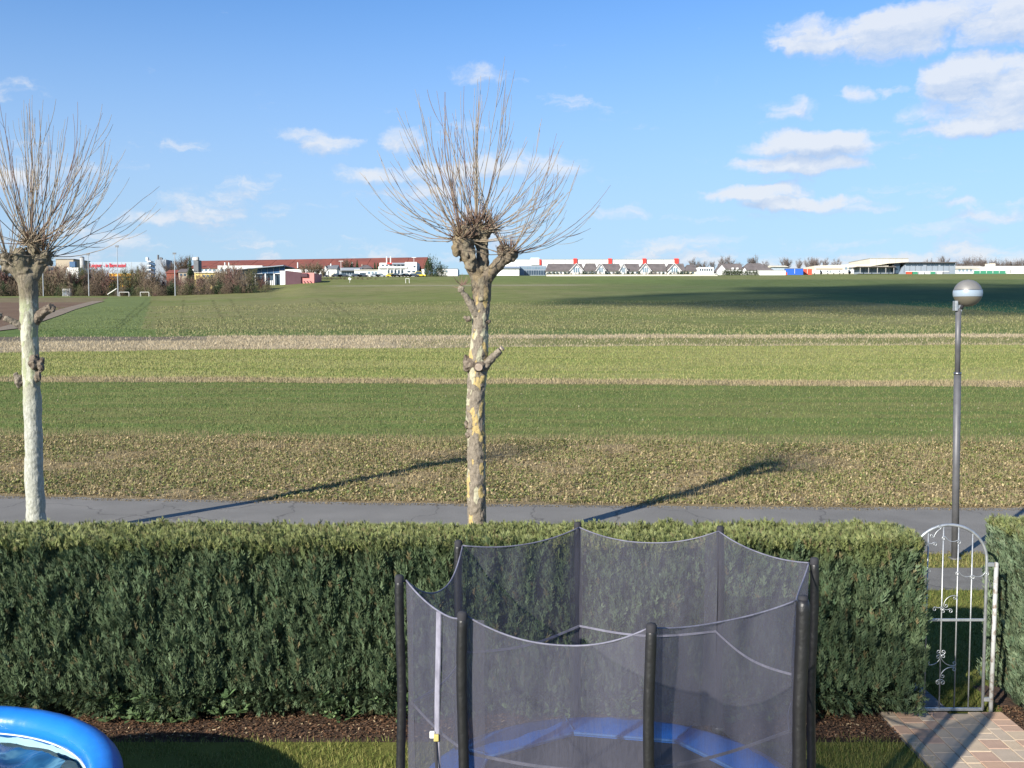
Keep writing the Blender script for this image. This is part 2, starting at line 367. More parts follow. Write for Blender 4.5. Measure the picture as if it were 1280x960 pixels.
def tz(x, y):
    x = np.asarray(x, float); y = np.asarray(y, float); sh = np.broadcast(x, y).shape
    x = np.broadcast_to(x, sh).ravel(); y = np.broadcast_to(y, sh).ravel(); yy = np.maximum(y, 10.5)
    col = np.clip(640 + F * x / yy, -899, 1999)
    i = np.clip(np.searchsorted(_c, col) - 1, 0, len(_c) - 2); t = (col - _c[i]) / (_c[i + 1] - _c[i]); t = t * t * (3 - 2 * t)
    g = np.clip((np.log(yy) - _ld[0]) / (_ld[1] - _ld[0]), 0, 698.99); j = np.minimum(g.astype(int), 698); s = g - j
    a = _tab[i, j] * (1 - s) + _tab[i, j + 1] * s; b = _tab[i + 1, j] * (1 - s) + _tab[i + 1, j + 1] * s
    z = a * (1 - t) + b * t
    z = np.where(y < 21, 0, z * np.clip((y - 21) / 3, 0, 1))
    return z.reshape(sh)
def tz1(x, y): return float(tz(x, y))
def ground_at(px, row):            # where the line of sight meets the land
    d = spot(px, row, 1) - Vector((0, 0, CAMZ))
    ys = np.exp(np.linspace(math.log(8), math.log(2500), 3000)); zz = CAMZ + d.z * ys; g = tz(d.x * ys, ys)
    k = np.argmax(zz < g) if (zz < g).any() else -1
    return float(d.x * ys[k]), float(ys[k]), float(g[k])
def curve(pts):                    # boundary y(x) through picture points on the level ground
    P = sorted([ground_at(a, b)[:2] for a, b in pts]); xs = np.array([p[0] for p in P]); ys = np.array([p[1] for p in P])
    if len(P) == 3:
        co = np.polyfit(xs, ys, 2)
        def f(x):
            xc = np.clip(x, xs[0], xs[-1]); return np.polyval(co, xc) + np.polyval(np.polyder(co), xc) * (x - xc) * .5
        return f
    return lambda x: ys[0] + 0 * x
const = lambda v: (lambda x: v + 0 * x)
def wavy(f, a, s): return lambda x: f(x) + a * (np.sin(x * s) * .5 + np.sin(x * s * 2.7 + 1.3) * .3 + np.sin(x * s * 7.1 + 2.) * .2)
ROADF = wavy(curve([(0, 620), (640, 631), (1200, 635)]), .05, 2.3)
B = dict(back=(-8, const(-8.)), bed=(9.42, const(9.43)), grass=(10.95, const(10.95)), foot=(14.95, const(14.95)), verge=(16.35, const(16.35)),
         roadn=(17.4, lambda x: ROADF(x) - 4.45), roadf=(22.1, ROADF), green=(31, wavy(curve([(0, 548), (640, 556), (1280, 560)]), 0.5, 0.5)),
         drya=(50, wavy(curve([(0, 477), (640, 480), (1280, 484)]), 0.3, 0.35)), bright=(52.5, wavy(curve([(0, 471), (640, 474.5), (1280, 477)]), 0.35, 0.3)),
         dryb=(78, wavy(curve([(0, 441), (640, 434), (1280, 431.5)]), 0.7, 0.2)), far=(95, wavy(curve([(0, 421), (640, 419), (1280, 418)]), 0.8, 0.17)), end=(6000, const(6000.)))
def strip(name, k0, k1, nu, nv, m, colf=None, geo=False, rough=0):
    (n0, f0), (n1, f1) = B[k0], B[k1]; u = np.linspace(-1, 1, nu); u = np.sign(u) * np.abs(u) ** (1.0 if not geo else 1.0)
    t = np.linspace(0, 1, nv)
    if geo: yn = np.exp(np.linspace(math.log(n0), math.log(n1), nv)); t = (yn - n0) / (n1 - n0)
    yn = n0 + (n1 - n0) * t; W = 12 + .75 * np.maximum(yn, 0)
    X = u[None, :] * W[:, None]
    y0 = f0(X); y1 = f1(X); Y = y0 * (1 - t[:, None]) + y1 * t[:, None]; Z = tz(X, Y)
    if rough:
        e = np.sin(np.pi * t)[:, None] ** .5; Z = Z + R.normal(0, rough, Z.shape) * e
    V = np.stack([X, Y, Z], -1).reshape(-1, 3)
    idx = np.arange(nu * nv).reshape(nv, nu)
    Fc = np.stack([idx[:-1, :-1], idx[:-1, 1:], idx[1:, 1:], idx[1:, :-1]], -1).reshape(-1, 4)
    col = colf(V) if colf else None
    o = npm(name, V, Fc, m, col=col, smooth=True); tag(o, kind='structure'); return o
def vnoise(V, s, seed=0):
    """cheap value noise for colours, numpy"""
    x = V[:, 0] * s + seed * 17.3; y = V[:, 1] * s + seed * 9.1; xi = np.floor(x).astype(int); yi = np.floor(y).astype(int); fx = x - xi; fy = y - yi
    def h(a, b): v = np.sin(a * 127.1 + b * 311.7 + seed * 74.7) * 43758.5453; return v - np.floor(v)
    fx = fx * fx * (3 - 2 * fx); fy = fy * fy * (3 - 2 * fy)
    return (h(xi, yi) * (1 - fx) + h(xi + 1, yi) * fx) * (1 - fy) + (h(xi, yi + 1) * (1 - fx) + h(xi + 1, yi + 1) * fx) * fy
def fbm(V, s, seed=0): return sum(vnoise(V, s * 2 ** k, seed + k) * .5 ** k for k in range(4)) / 1.875
def lerp(a, b, t): return np.asarray(a)[None, :] * (1 - t[:, None]) + np.asarray(b)[None, :] * t[:, None]
def sm(x, a, b): t = np.clip((x - a) / (b - a), 0, 1); return t * t * (3 - 2 * t)

# the crop greens and soils below colour the ground cover, with shade painted into the dry bank
G_LAWN, G_DARK, G_BRIGHT, DRY, G_FAR = (.075, .1, .03), (.085, .125, .04), (.15, .2, .05), (.27, .21, .12), (.12, .135, .05)
def c_lawn(V): return lerp((.1, .125, .028), (.17, .155, .05), fbm(V, 1.6, 3))
def c_verge(V): return lerp((.1, .12, .035), (.22, .18, .085), sm(fbm(V, 2.2, 5), .3, .7))
def c_weed(V):
    c = lerp((.17, .135, .075), (.28, .22, .13), fbm(V, .8, 6)); return c
def c_green(V):
    rows = .5 + .5 * np.sin(V[:, 1] * 2 * math.pi / 1.9 + fbm(V, .2, 9) * 2)
    c = lerp((.115, .158, .045), (.165, .17, .062), sm(fbm(V * np.array([.35, 1.6, 1]), .5, 8) * .75 + .25 * rows, .3, .75))
    t = 1 - sm(V[:, 1], 31, 34.5); return c * (1 - .5 * t[:, None]) + np.array((.17, .15, .075)) * .5 * t[:, None]
def c_bright(V):
    c = lerp((.2, .235, .065), (.28, .275, .105), sm(fbm(V * np.array([.25, 1.5, 1]), .35, 12), .3, .7))
    for yy in (59., 67., 72.5): c = c * (1 - .25 * np.exp(-((V[:, 1] - yy) / .3) ** 2))[:, None]
    return c
def c_dry(V): return lerp((.24, .19, .11), (.16, .15, .07), sm(fbm(V, .6, 15), .4, .7))
def c_dryb(V):
    X, Y = V[:, 0], V[:, 1]; px = 640 + F * X / Y; t = (Y - B['dryb'][1](X)) / (B['far'][1](X) - B['dryb'][1](X))
    right = sm(px, 430, 720)
    base = lerp((.36, .3, .2), (.28, .23, .14), sm(fbm(V, .5, 21), .35, .7))
    gr = lerp((.14, .16, .06), (.2, .19, .08), fbm(V, .4, 22))
    k = right * (1 - sm(t, .62, .72)) * sm(t, .02, .12)
    c = base * (1 - k[:, None]) + gr * k[:, None]
    dk = (1 - sm(px, 200, 330)) * sm(t, .55, .75)                # shade behind the bank at far left, painted into its colour
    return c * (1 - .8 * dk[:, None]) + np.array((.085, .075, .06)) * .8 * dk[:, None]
def c_far(V):
    X, Y, Z = V.T; px = 640 + F * X / Y; cp_, sp_ = math.cos(PIT), math.sin(PIT); row = 480 - F * (Y * sp_ + (Z - CAMZ) * cp_) / (Y * cp_ - (Z - CAMZ) * sp_)
    c = lerp((.14, .162, .052), (.185, .178, .078), sm(fbm(V * np.array([.6, 1, 1]), .045, 31) * .6 + .4 * fbm(V, .4, 33), .32, .68))
    # smooth sown field on the left with its straight edge
    e = (px < 190 - (row - 375) * .35)
    k = e & (row > 371); c = np.where(k[:, None], lerp((.125, .16, .058), (.14, .17, .065), fbm(V, .05, 35)), c)
    # brown ploughed land left of the track
    edge = 128 - (row - 375) * 3.6
    k = (px < edge) & (row > 372); c = np.where(k[:, None], lerp((.13, .085, .06), (.17, .12, .08), fbm(V, .1, 36)), c)
    k = (px < 130) & (row <= 378) & (row > 372); c = np.where(k[:, None], np.array((.17, .14, .08)), c)
    # deep green winter crop on the right, lying in a long wedge
    lo = 372 + (px - 1000) * .072; up = 369.5 - (px - 1000) * .03 
    k = sm(px, 985, 1060) * sm(row, 364, 368) * (1 - sm(row, lo - 1, lo + 1)); c = c * (1 - k[:, None]) + np.array((.045, .12, .05)) * k[:, None]
    k = sm(px, 600, 900) * (1 - sm(row, 372, 381)) ; c = c * (1 - .75 * k[:, None]) + np.array((.08, .115, .045)) * .75 * k[:, None]
    # paler meadow below the houses
    k = sm(px, 395, 420) * (1 - sm(row, 348, 350.5)); c = c * (1 - k[:, None]) + lerp((.15, .18, .06), (.17, .17, .075), fbm(V, .03, 38)) * k[:, None]
    k = sm(px, 560, 620) * (1 - sm(px, 800, 900)) * (1 - sm(row, 352, 357)); c = c * (1 - .6 * k[:, None]) + np.array((.13, .17, .055)) * .6 * k[:, None]
    # green fringe just behind the dry bank
    k = sm(row, 410, 413.5); c = c * (1 - .7 * k[:, None]) + np.array((.09, .14, .04)) * .7 * k[:, None]
    # pairs of tractor wheel marks
    for a0, s0 in ((165, -1.15), (172, -1.25), (229, -.08), (300, .62), (275, .5), (420, 1.3), (436, 1.35)):
        ln = a0 + (392 - row) * -s0 * 1.0; wdt = 1.0 + (row - 370) * .02
        k = np.exp(-((px - (a0 + (row - 392) * s0)) / wdt) ** 2) * sm(row, 372, 376) * (1 - sm(row, 409, 413)) * .38
        c = c * (1 - k[:, None])
    # thin pale farm lane across the rise
    lane = 357.5 - (px - 400) * .004; k = np.exp(-((row - lane) / .7) ** 2) * sm(px, 400, 430) * (1 - sm(px, 700, 760)) * .6
    c = c * (1 - k[:, None]) + np.array((.3, .27, .2)) * k[:, None]
    return c
strip('garden_lawn', 'back', 'bed', 60, 60, vmat('lawn_ground', .95, 0, .05, .4, 40, .01), c_lawn)
strip('planting_bed', 'bed', 'grass', 200, 26, M['mulch_soil'], rough=.008)
strip('grass_strip', 'grass', 'foot', 80, 30, vmat('strip_ground', .95, 0, .05, .4, 40, .01), c_lawn)
def asphalt_wear(m):
    t = NT(m.node_tree); b = t.n['Principled BSDF']; old = b.inputs['Base Color'].links[0].from_socket; c = t.add('ShaderNodeTexCoord').outputs['Object']
    wv = t.add('ShaderNodeTexNoise', ins={'Vector': c, 'Scale': 1.2, 'Detail': 5}).outputs[1]
    p = t.add('ShaderNodeVectorMath', operation='MULTIPLY_ADD', ins={0: wv, 1: (1.2, 1.2, 0), 2: c}).outputs[0]
    v = t.add('ShaderNodeTexVoronoi', feature='DISTANCE_TO_EDGE', ins={'Vector': p, 'Scale': .35}).outputs[0]
    k = t.m('MULTIPLY', t.m('LESS_THAN', v, .006), .55)
    g = t.add('ShaderNodeTexNoise', ins={'Vector': c, 'Scale': 45., 'Detail': 3}).outputs[0]
    q = t.add('ShaderNodeMapRange', ins={0: g, 1: .35, 2: .65, 3: .82, 4: 1.18}).outputs[0]
    x = t.add('ShaderNodeVectorMath', operation='SCALE', ins={0: t.mix(k, old, (.06, .055, .05, 1)), 3: q}).outputs[0]
    t.l.new(x, b.inputs['Base Color'])
asphalt_wear(M['asphalt']); asphalt_wear(M['footpath'])
strip('footpath', 'foot', 'verge', 80, 4, M['footpath'])
strip('grass_verge', 'verge', 'roadn', 100, 8, vmat('verge_ground', .95, 0, .05, .4, 40, .01), c_verge)
strip('road', 'roadn', 'roadf', 120, 8, M['asphalt'])
strip('weedy_field', 'roadf', 'green', 260, 70, vmat('weed_soil', .95, 0, .05, .5, 9, .02), c_weed, rough=.018)
strip('young_crop_field', 'green', 'drya', 240, 120, vmat('crop_ground', .95, 0, .05, .42, 7, .03, (1, 1, 1)), c_green)
strip('dry_grass_strip', 'drya', 'bright', 200, 8, soilv, c_dry)
strip('bright_crop_field', 'bright', 'dryb', 200, 90, vmat('bright_ground', .95, 0, .05, .3, 5, .04, (.6, 1, 1)), c_bright)
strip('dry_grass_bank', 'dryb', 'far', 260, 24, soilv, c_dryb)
strip('far_field', 'far', 'end', 700, 420, vmat('far_ground', .95, 0, .05, .55, 3.2, .05), c_far, geo=True)

# track climbing to the left of the far field, a ribbon laid on the land
def ribbon(name, pts, wid, m, col=None, lift=.04):
    P = []
    for (a, b), (c, d) in zip(pts[:-1], pts[1:]):
        for t in np.linspace(0, 1, 20, endpoint=False): P.append((a + (c - a) * t, b + (d - b) * t))
    P = np.array(P); T = np.gradient(P, axis=0); T /= np.linalg.norm(T, axis=1)[:, None]; N = np.stack([-T[:, 1], T[:, 0]], -1)
    us = np.linspace(-.5, .5, 7); XY = P[:, None, :] + N[:, None, :] * (us[None, :, None] * wid)
    Z = tz(XY[..., 0], XY[..., 1]) + lift; V = np.concatenate([XY, Z[..., None]], -1).reshape(-1, 3)
    idx = np.arange(len(P) * 7).reshape(len(P), 7); Fc = np.stack([idx[:-1, :-1], idx[:-1, 1:], idx[1:, 1:], idx[1:, :-1]], -1).reshape(-1, 4)
    o = npm(name, V, Fc, m, smooth=True); tag(o, kind='structure'); return o
tp = [ground_at(px, row)[:2] for px, row in ((-40, 417), (10, 411), (50, 399), (85, 387), (112, 379.5), (124, 376.5))]
ribbon('farm_track', tp, 2.7, mat('track_gravel', (.25, .2, .14), .95, (.16, .125, .09), .8, 8, .03, 4), lift=.08)

# ------------------------------------------------------------------ grass and weeds (uncountable cover)
def blades(name, P, h, wd, lean, colA, colB, label, cat, m=grassm, seg=1):
    n = len(P); a = R.uniform(0, 2 * np.pi, n); la = R.uniform(0, 2 * np.pi, n); L = np.abs(R.normal(0, lean, n)); hh = h * R.uniform(.5, 1.3, n)
    side = np.stack([np.cos(a), np.sin(a), 0 * a], -1) * (wd * R.uniform(.7, 1.3, n))[:, None] * .5
    tip = P + np.stack([np.cos(la) * np.sin(L), np.sin(la) * np.sin(L), np.cos(L)], -1) * hh[:, None]
    V = np.stack([P - side, P + side, tip], 1).reshape(-1, 3)
    Fc = np.arange(3 * n).reshape(n, 3); t = R.uniform(0, 1, n); c = lerp(colA, colB, t) * R.uniform(.75, 1.25, n)[:, None]
    o = npm(name, V, Fc, m, col=np.repeat(c, 3, 0)); return tag(o, label, cat, kind='stuff')
def scatter(n, k0, k1, xa, xb, f0=0., f1=1., keep=None):
    x = R.uniform(xa, xb, n); t = R.uniform(f0, f1, n)
    y = B[k0][1](x) * (1 - t) + B[k1][1](x) * t
    P = np.stack([x, y, tz(x, y)], -1)
    if keep is not None: P = P[keep(P)]
    return P
def inview(P, m=1.0): return np.abs(P[:, 0]) < P[:, 1] * .56 + m
def patchy(s, seed, lo, hi): return lambda P: (R.uniform(0, 1, len(P)) < sm(fbm(P, s, seed), lo, hi)) & inview(P)
# lawn by the hedge
P = np.stack([R.uniform(-5.5, 3.9, 60000), R.uniform(7.6, 9.62, 60000), np.zeros(60000)], -1)
P = P[R.uniform(0, 1, len(P)) < (1 - sm(P[:, 1] + .35 * fbm(P, 2.5, 41), 9.45, 9.7)) * sm(fbm(P, 3, 42), .2, .6)]
blades('lawn_grass', P, .055, .007, .6, (.12, .18, .035), (.32, .29, .1), 'short patchy lawn grass in front of the garden hedge', 'grass')
P = np.stack([R.uniform(4.0, 9.5, 32000), R.uniform(10.9, 14.95, 32000), np.zeros(32000)], -1)
blades('strip_grass', P, .06, .01, .6, (.10, .15, .03), (.2, .19, .06), 'grass between the hedge and the footpath seen through the gate', 'grass')
P = scatter(34000, 'verge', 'roadn', -13, 13, keep=inview)
blades('verge_grass', P, .07, .012, .7, (.13, .16, .04), (.3, .26, .1), 'thin grass of the verge around the lamp post foot', 'grass')
# weeds and stubble: small rosettes of leaves and pale straws
def rosettes(name, P, size, colA, colB, label, nl=5):
    n = len(P); Vs = []; Cs = []
    s = size * R.uniform(.5, 1.5, n); c = lerp(colA, colB, R.uniform(0, 1, n)) * R.uniform(.7, 1.3, n)[:, None]
    for k in range(nl):
        a = R.uniform(0, 2 * np.pi, n); e = R.uniform(.1, 1.1, n); d = np.stack([np.cos(a) * np.cos(e), np.sin(a) * np.cos(e), np.sin(e)], -1)
        sd_ = np.stack([-np.sin(a), np.cos(a), R.uniform(-.3, .3, n)], -1) * (s * .22)[:, None]; L = s * R.uniform(.7, 1.2, n)
        mid = P + d * (L * .55)[:, None]; tip = P + d * L[:, None] - np.array((0, 0, 1)) * (L * .15)[:, None]
        Vs.append(np.stack([P, mid - sd_, tip, mid + sd_], 1)); Cs.append(np.repeat(c, 4, 0).reshape(n, 4, 3) * R.uniform(.85, 1.2, (n, 1, 1)))
    V = np.concatenate(Vs).reshape(-1, 3); Fc = np.arange(len(V)).reshape(-1, 4)
    o = npm(name, V, Fc, foliage, col=np.concatenate(Cs).reshape(-1, 3)); return tag(o, label, 'weeds', kind='stuff')
P = scatter(62000, 'roadf', 'green', -19, 19, .03, 1.08, patchy(.55, 51, .25, .6))
rosettes('field_weeds', P, .075, (.11, .155, .045), (.27, .25, .09), 'low green leafy weeds scattered over the stubble beyond the road', 4)
P = scatter(46000, 'roadf', 'green', -19, 19, .015, 1.1, patchy(.45, 52, .15, .55))
rosettes('dead_weeds', P, .075, (.28, .21, .1), (.44, .36, .2), 'withered brown leaves lying among the weeds beyond the road', 3)
P = scatter(110000, 'roadf', 'green', -19, 19, .01, 1.2, patchy(.5, 53, .1, .6))
blades('stubble_straw', P, .15, .012, 1.15, (.42, .34, .19), (.25, .2, .11), 'pale straw stalks lying on the stubble beyond the road', 'straw')
P = scatter(9000, 'roadf', 'green', -19, 19, .05, .95, patchy(.9, 54, .45, .7))
blades('tall_tufts', P, .22, .012, .8, (.36, .3, .17), (.2, .22, .08), 'taller pale grass tufts standing in the weedy field', 'grass')
P = scatter(26000, 'green', 'drya', -31, 31, -.02, 1, patchy(.5, 55, .2, .8)); P = P[R.uniform(0, 1, len(P)) < 1.25 - sm(P[:, 1], 31, 42)]
blades('crop_seedlings', P, .09, .025, .6, (.1, .17, .05), (.16, .2, .07), 'sparse green seedlings at the near side of the young crop', 'seedlings')
P = scatter(1500, 'green', 'drya', -31, 31, 0, 1, inview)
blades('pale_residue', P, .07, .06, 2.2, (.32, .28, .2), (.22, .2, .13), 'scattered pale straw bits on the young green crop', 'straw')
P = scatter(90000, 'green', 'drya', -31, 31, 0, 1, inview)
blades('young_crop', P, .08, .03, .6, (.11, .165, .045), (.22, .205, .09), 'short young green crop in drilled rows beyond the weedy field', 'crop')
P = scatter(110000, 'bright', 'dryb', -48, 48, 0, 1, inview)
blades('bright_crop', P, .12, .05, .6, (.19, .235, .07), (.32, .29, .12), 'bright yellow green crop between the two dry strips', 'crop')
B['mid'] = (200, const(200.))
P = scatter(150000, 'far', 'mid', -115, 115, 0, 1, lambda P: inview(P, 3) & (R.uniform(0, 1, len(P)) < 98. / P[:, 1]) & (R.uniform(0, 1, len(P)) < sm(fbm(P, .05, 66), .3, .6) * .8 + .2)); px_ = 640 + F * P[:, 0] / P[:, 1]; PL = P[px_ <= 192]; P = P[px_ > 195]
blades('far_stubble', P, .22, .11, .8, (.16, .185, .065), (.3, .27, .14), 'sparse green and straw coloured growth on the big far field', 'crop')
PL = PL[(640 + F * PL[:, 0] / PL[:, 1]) > 30]
blades('sown_field_growth', PL, .1, .12, .7, (.13, .175, .055), (.18, .205, .08), 'fine even green growth on the smooth sown field at the left', 'crop')
P = scatter(30000, 'drya', 'bright', -32, 32, -.1, 1.1, patchy(.4, 56, .05, .5))
blades('dry_strip_grass', P, .14, .03, .9, (.46, .37, .23), (.28, .24, .12), 'narrow line of dry grass between the two crop fields', 'grass')
P = scatter(70000, 'dryb', 'far', -58, 58, 0, 1, lambda P: inview(P, 3) & (R.uniform(0, 1, len(P)) < sm(fbm(P, .3, 57), .0, .5)))
px_ = 640 + F * P[:, 0] / P[:, 1]; t_ = (P[:, 1] - B['dryb'][1](P[:, 0])) / (B['far'][1](P[:, 0]) - B['dryb'][1](P[:, 0]))
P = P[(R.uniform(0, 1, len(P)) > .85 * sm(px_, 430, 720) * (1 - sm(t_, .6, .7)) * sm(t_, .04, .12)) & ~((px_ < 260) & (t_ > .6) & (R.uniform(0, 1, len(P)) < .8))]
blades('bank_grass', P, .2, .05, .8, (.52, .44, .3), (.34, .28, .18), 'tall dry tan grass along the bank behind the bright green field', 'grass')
P = scatter(18000, 'dryb', 'far', -58, 58, .0, .75, inview); px_ = 640 + F * P[:, 0] / P[:, 1]; P = P[px_ > 500]
blades('bank_green_grass', P, .16, .05, .7, (.15, .18, .06), (.22, .2, .09), 'olive green grass on the right part of the dry bank', 'grass')
P = np.concatenate([scatter(5000, 'roadn', 'roadf', -16, 16, .93, 1.02, inview), scatter(3500, 'roadn', 'roadf', -16, 16, -.02, .05, inview)]); P[:, 2] += .004
blades('roadside_litter', P, .035, .03, 1.5, (.3, .24, .14), (.13, .1, .06), 'dry bits and soil crumbs lying along the road edges', 'litter')
# bark chips of the bed
n = 36000; P = np.stack([R.uniform(-5.5, 5.6, n), R.uniform(9.35, 10.3, n), R.uniform(.0, .02, n)], -1)
P = P[~((P[:, 0] > 3.78) & (P[:, 0] < 5.06))]
P = P[(P[:, 1] > 9.42 + .12 * fbm(P, 3, 61)) | (P[:, 0] > 4.9)]; n = len(P)
a = R.uniform(0, 6.28, (n, 1)); l = R.uniform(.006, .017, (n, 1)); d = np.concatenate([np.cos(a), np.sin(a), R.uniform(-.4, .4, (n, 1))], 1); s_ = np.concatenate([-np.sin(a), np.cos(a), R.uniform(-.5, .5, (n, 1))], 1)
q = P + np.array((0, 0, .012)); V = np.stack([q - d * l - s_ * l * .4, q + d * l - s_ * l * .4, q + d * l + s_ * l * .4, q - d * l + s_ * l * .4], 1).reshape(-1, 3)
c = lerp((.16, .085, .045), (.05, .035, .026), R.uniform(0, 1, n)); k = R.uniform(0, 1, n) < .05; c[k] = (.4, .3, .18)
tag(npm('bark_mulch', V, np.arange(4 * n).reshape(-1, 4), vmat('chips', .9), col=np.repeat(c, 4, 0)), 'reddish brown bark chips covering the bed at the hedge foot', 'mulch', kind='stuff')

# ------------------------------------------------------------------ hedges
SPR = [((0, 0), (0, 1.0), .055), ((0, .12), (.20, .55), .05), ((0, .2), (-.20, .62), .05), ((0, .42), (.15, .88), .045), ((0, .5), (-.13, .94), .045)]
def sprays(name, P, up, nrm, size, colA, colB, tipc, mat_, parent, wide=1.0, wtop=None, ctop=None):
    n = len(P); up = up / np.linalg.norm(up, axis=1)[:, None]
    side = np.cross(up, nrm); side /= np.linalg.norm(side, axis=1)[:, None] + 1e-9; nn = np.cross(side, up)
    a = R.uniform(-1.3, 1.3, n); side = side * np.cos(a)[:, None] + nn * np.sin(a)[:, None]; nn = np.cross(side, up)
    t = R.uniform(0, 1, n) ** 1.6; c = lerp(colA, colB, t) * R.uniform(.5, 1.4, n)[:, None]
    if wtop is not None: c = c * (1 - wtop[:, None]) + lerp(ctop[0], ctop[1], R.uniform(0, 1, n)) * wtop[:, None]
    brown = R.uniform(0, 1, n) < .05; c[brown] = np.array((.15, .115, .06)) * R.uniform(.6, 1.3, (brown.sum(), 1))
    Vs = []; Cs = []; S = size[:, None]
    for (bx, by), (tx, ty), wd in SPR:
        wd = wd * wide; dx, dy = tx - bx, ty - by; l = math.hypot(dx, dy); px, py = -dy / l * wd, dx / l * wd
        bend = R.uniform(-.12, .12, n)[:, None]
        b = P + (side * bx + up * by) * S; tp_ = P + (side * tx + up * ty + nn * bend) * S
        m_ = P + (side * (bx + dx * .5) + up * (by + dy * .5) + nn * bend * .3) * S; o_ = (side * px + up * py) * S
        Vs.append(np.stack([b, m_ - o_, tp_, m_ + o_], 1)); ct = c * (1 - .5) + np.asarray(tipc)[None, :] * .5 * R.uniform(.7, 1.2, n)[:, None]
        Cs.append(np.stack([c * .85, c, ct, c], 1))
    V = np.concatenate(Vs).reshape(-1, 3)
    o = npm(name, V, np.arange(len(V)).reshape(-1, 4), mat_, parent, col=np.concatenate(Cs).reshape(-1, 3)); o['kind'] = 'stuff'; return o
def hn(x, z, s):                # relief of the clipped face: upright clumps
    V = np.stack([x * 1.0, z * .45, 0 * x], -1); return (fbm(V, 3.2, 71 + s) - .5) * .27 + (fbm(V, 9., 75 + s) - .5) * .27
def hedge(label, x0, x1, y0, y1, h, seed, dens, ca, cb, ctop, ends=(), yaw=0.0, bottom=.16, xvis=None):
    t = thing('hedge', label, 'hedge', (x0 if ends else x0, (y0 + y1) / 2, 0)); cx, cy = (x0 if yaw else 0), y0
    def turn(V):
        if not yaw: return V
        V = V.copy(); c, s = math.cos(yaw), math.sin(yaw); X, Y = V[:, 0] - cx, V[:, 1] - cy; V[:, 0] = cx + X * c - Y * s; V[:, 1] = cy + X * s + Y * c; return V
    xv = xvis or x0
    def make(kind, n, size, tipc):
        if kind == 'front':
            x = R.uniform(xv, x1, n); z = bottom + R.uniform(-.1, .05, n) + (h - .12 - bottom) * R.uniform(0, 1, n)
            depth = R.uniform(0, .16, n) ** 1.0; y = y0 - hn(x, z, seed) + depth + .07 * np.sin(z / h * math.pi) * -1 + .06 * (z / h) ** 3
            y = y + .12 * (1 - sm(z, .0, .3)); nr = np.tile((0., -1, 0), (n, 1)); P = np.stack([x, y, z], -1)
            up = np.stack([R.normal(0, .2, n), -.12 - R.uniform(0, .4, n), np.ones(n)], -1)
            hi = sm(z, h - .5, h - .1); up[:, 1] -= .2 * hi
            low = z < .3; up[low, 2] = R.uniform(-.6, .8, low.sum()); up[low, 1] -= .5
        elif kind == 'top':
            x = R.uniform(xv, x1, n); y = R.uniform(y0, y1, n); V = np.stack([x, y, 0 * x], -1)
            z = h - .09 + (fbm(V, 4., 81 + seed) - .5) * .1 + (fbm(V, 14., 84) - .5) * .06 - R.uniform(0, .07, n); P = np.stack([x, y, z], -1); nr = np.tile((0., -1, 0), (n, 1))
            up = np.stack([R.normal(0, .4, n), R.normal(-.05, .35, n), np.ones(n)], -1)
        elif kind == 'back':
            x = R.uniform(xv, x1, n); z = R.uniform(.05, h - .16, n); y = y1 + hn(x, z, seed + 2) - R.uniform(0, .1, n); P = np.stack([x, y, z], -1); nr = np.tile((0., 1, 0), (n, 1))
            up = np.stack([R.normal(0, .3, n), .2 + R.uniform(0, .3, n), np.ones(n)], -1)
        else:
            sx = -1 if kind == 'left' else 1; y = R.uniform(y0, y1, n); z = R.uniform(.05, h - .12, n); xx = (x0 if sx < 0 else x1) + sx * (hn(y * 1.0, z, seed + 4) - .08) - sx * R.uniform(0, .12, n)
            P = np.stack([xx, y, z], -1); nr = np.tile((sx * 1., 0, 0), (n, 1)); up = np.stack([sx * (.2 + R.uniform(0, .35, n)), R.normal(0, .28, n), np.ones(n)], -1)
        if yaw:
            P = turn(P); c, s = math.cos(yaw), math.sin(yaw); up = np.stack([up[:, 0] * c - up[:, 1] * s, up[:, 0] * s + up[:, 1] * c, up[:, 2]], -1); nr = np.stack([nr[:, 0] * c - nr[:, 1] * s, nr[:, 0] * s + nr[:, 1] * c, nr[:, 2]], -1)
        return P, up, nr, size * R.uniform(.55, 1.35, n), tipc
    L = x1 - xv; W_ = y1 - y0; allp = []
    for kind, area, dn, size in [('front', L * h, 1.08, .112), ('top', L * W_, 1.15, .082), ('back', L * h, .14, .15)] + [(e, W_ * h, 1.0, .12) for e in ends]:
        P, up, nr, sz, _ = make(kind, int(area * dens * dn), size, None)
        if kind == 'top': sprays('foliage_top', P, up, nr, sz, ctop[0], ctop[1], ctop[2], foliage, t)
        else: allp.append((P, up, nr, sz))
    P, up, nr, sz = (np.concatenate([q[i] for q in allp]) for i in range(4))
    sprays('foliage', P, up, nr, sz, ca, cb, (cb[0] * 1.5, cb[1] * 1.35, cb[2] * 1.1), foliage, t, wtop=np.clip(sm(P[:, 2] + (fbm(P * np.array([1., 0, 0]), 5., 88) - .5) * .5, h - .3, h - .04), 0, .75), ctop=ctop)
    # woody inside of the hedge
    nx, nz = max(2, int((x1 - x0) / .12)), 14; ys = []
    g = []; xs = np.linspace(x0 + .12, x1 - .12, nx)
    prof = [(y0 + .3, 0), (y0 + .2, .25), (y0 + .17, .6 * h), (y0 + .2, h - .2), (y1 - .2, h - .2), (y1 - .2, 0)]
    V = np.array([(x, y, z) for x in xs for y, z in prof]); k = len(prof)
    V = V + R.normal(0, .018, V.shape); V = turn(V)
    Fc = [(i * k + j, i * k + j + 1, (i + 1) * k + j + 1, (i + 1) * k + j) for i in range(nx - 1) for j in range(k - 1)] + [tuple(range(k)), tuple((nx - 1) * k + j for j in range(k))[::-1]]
    npm('inner_twigs', V, Fc, mat('hedge_inner', (.035, .032, .018), .95, (.018, .02, .012), 9, 6, .03, 30), t)
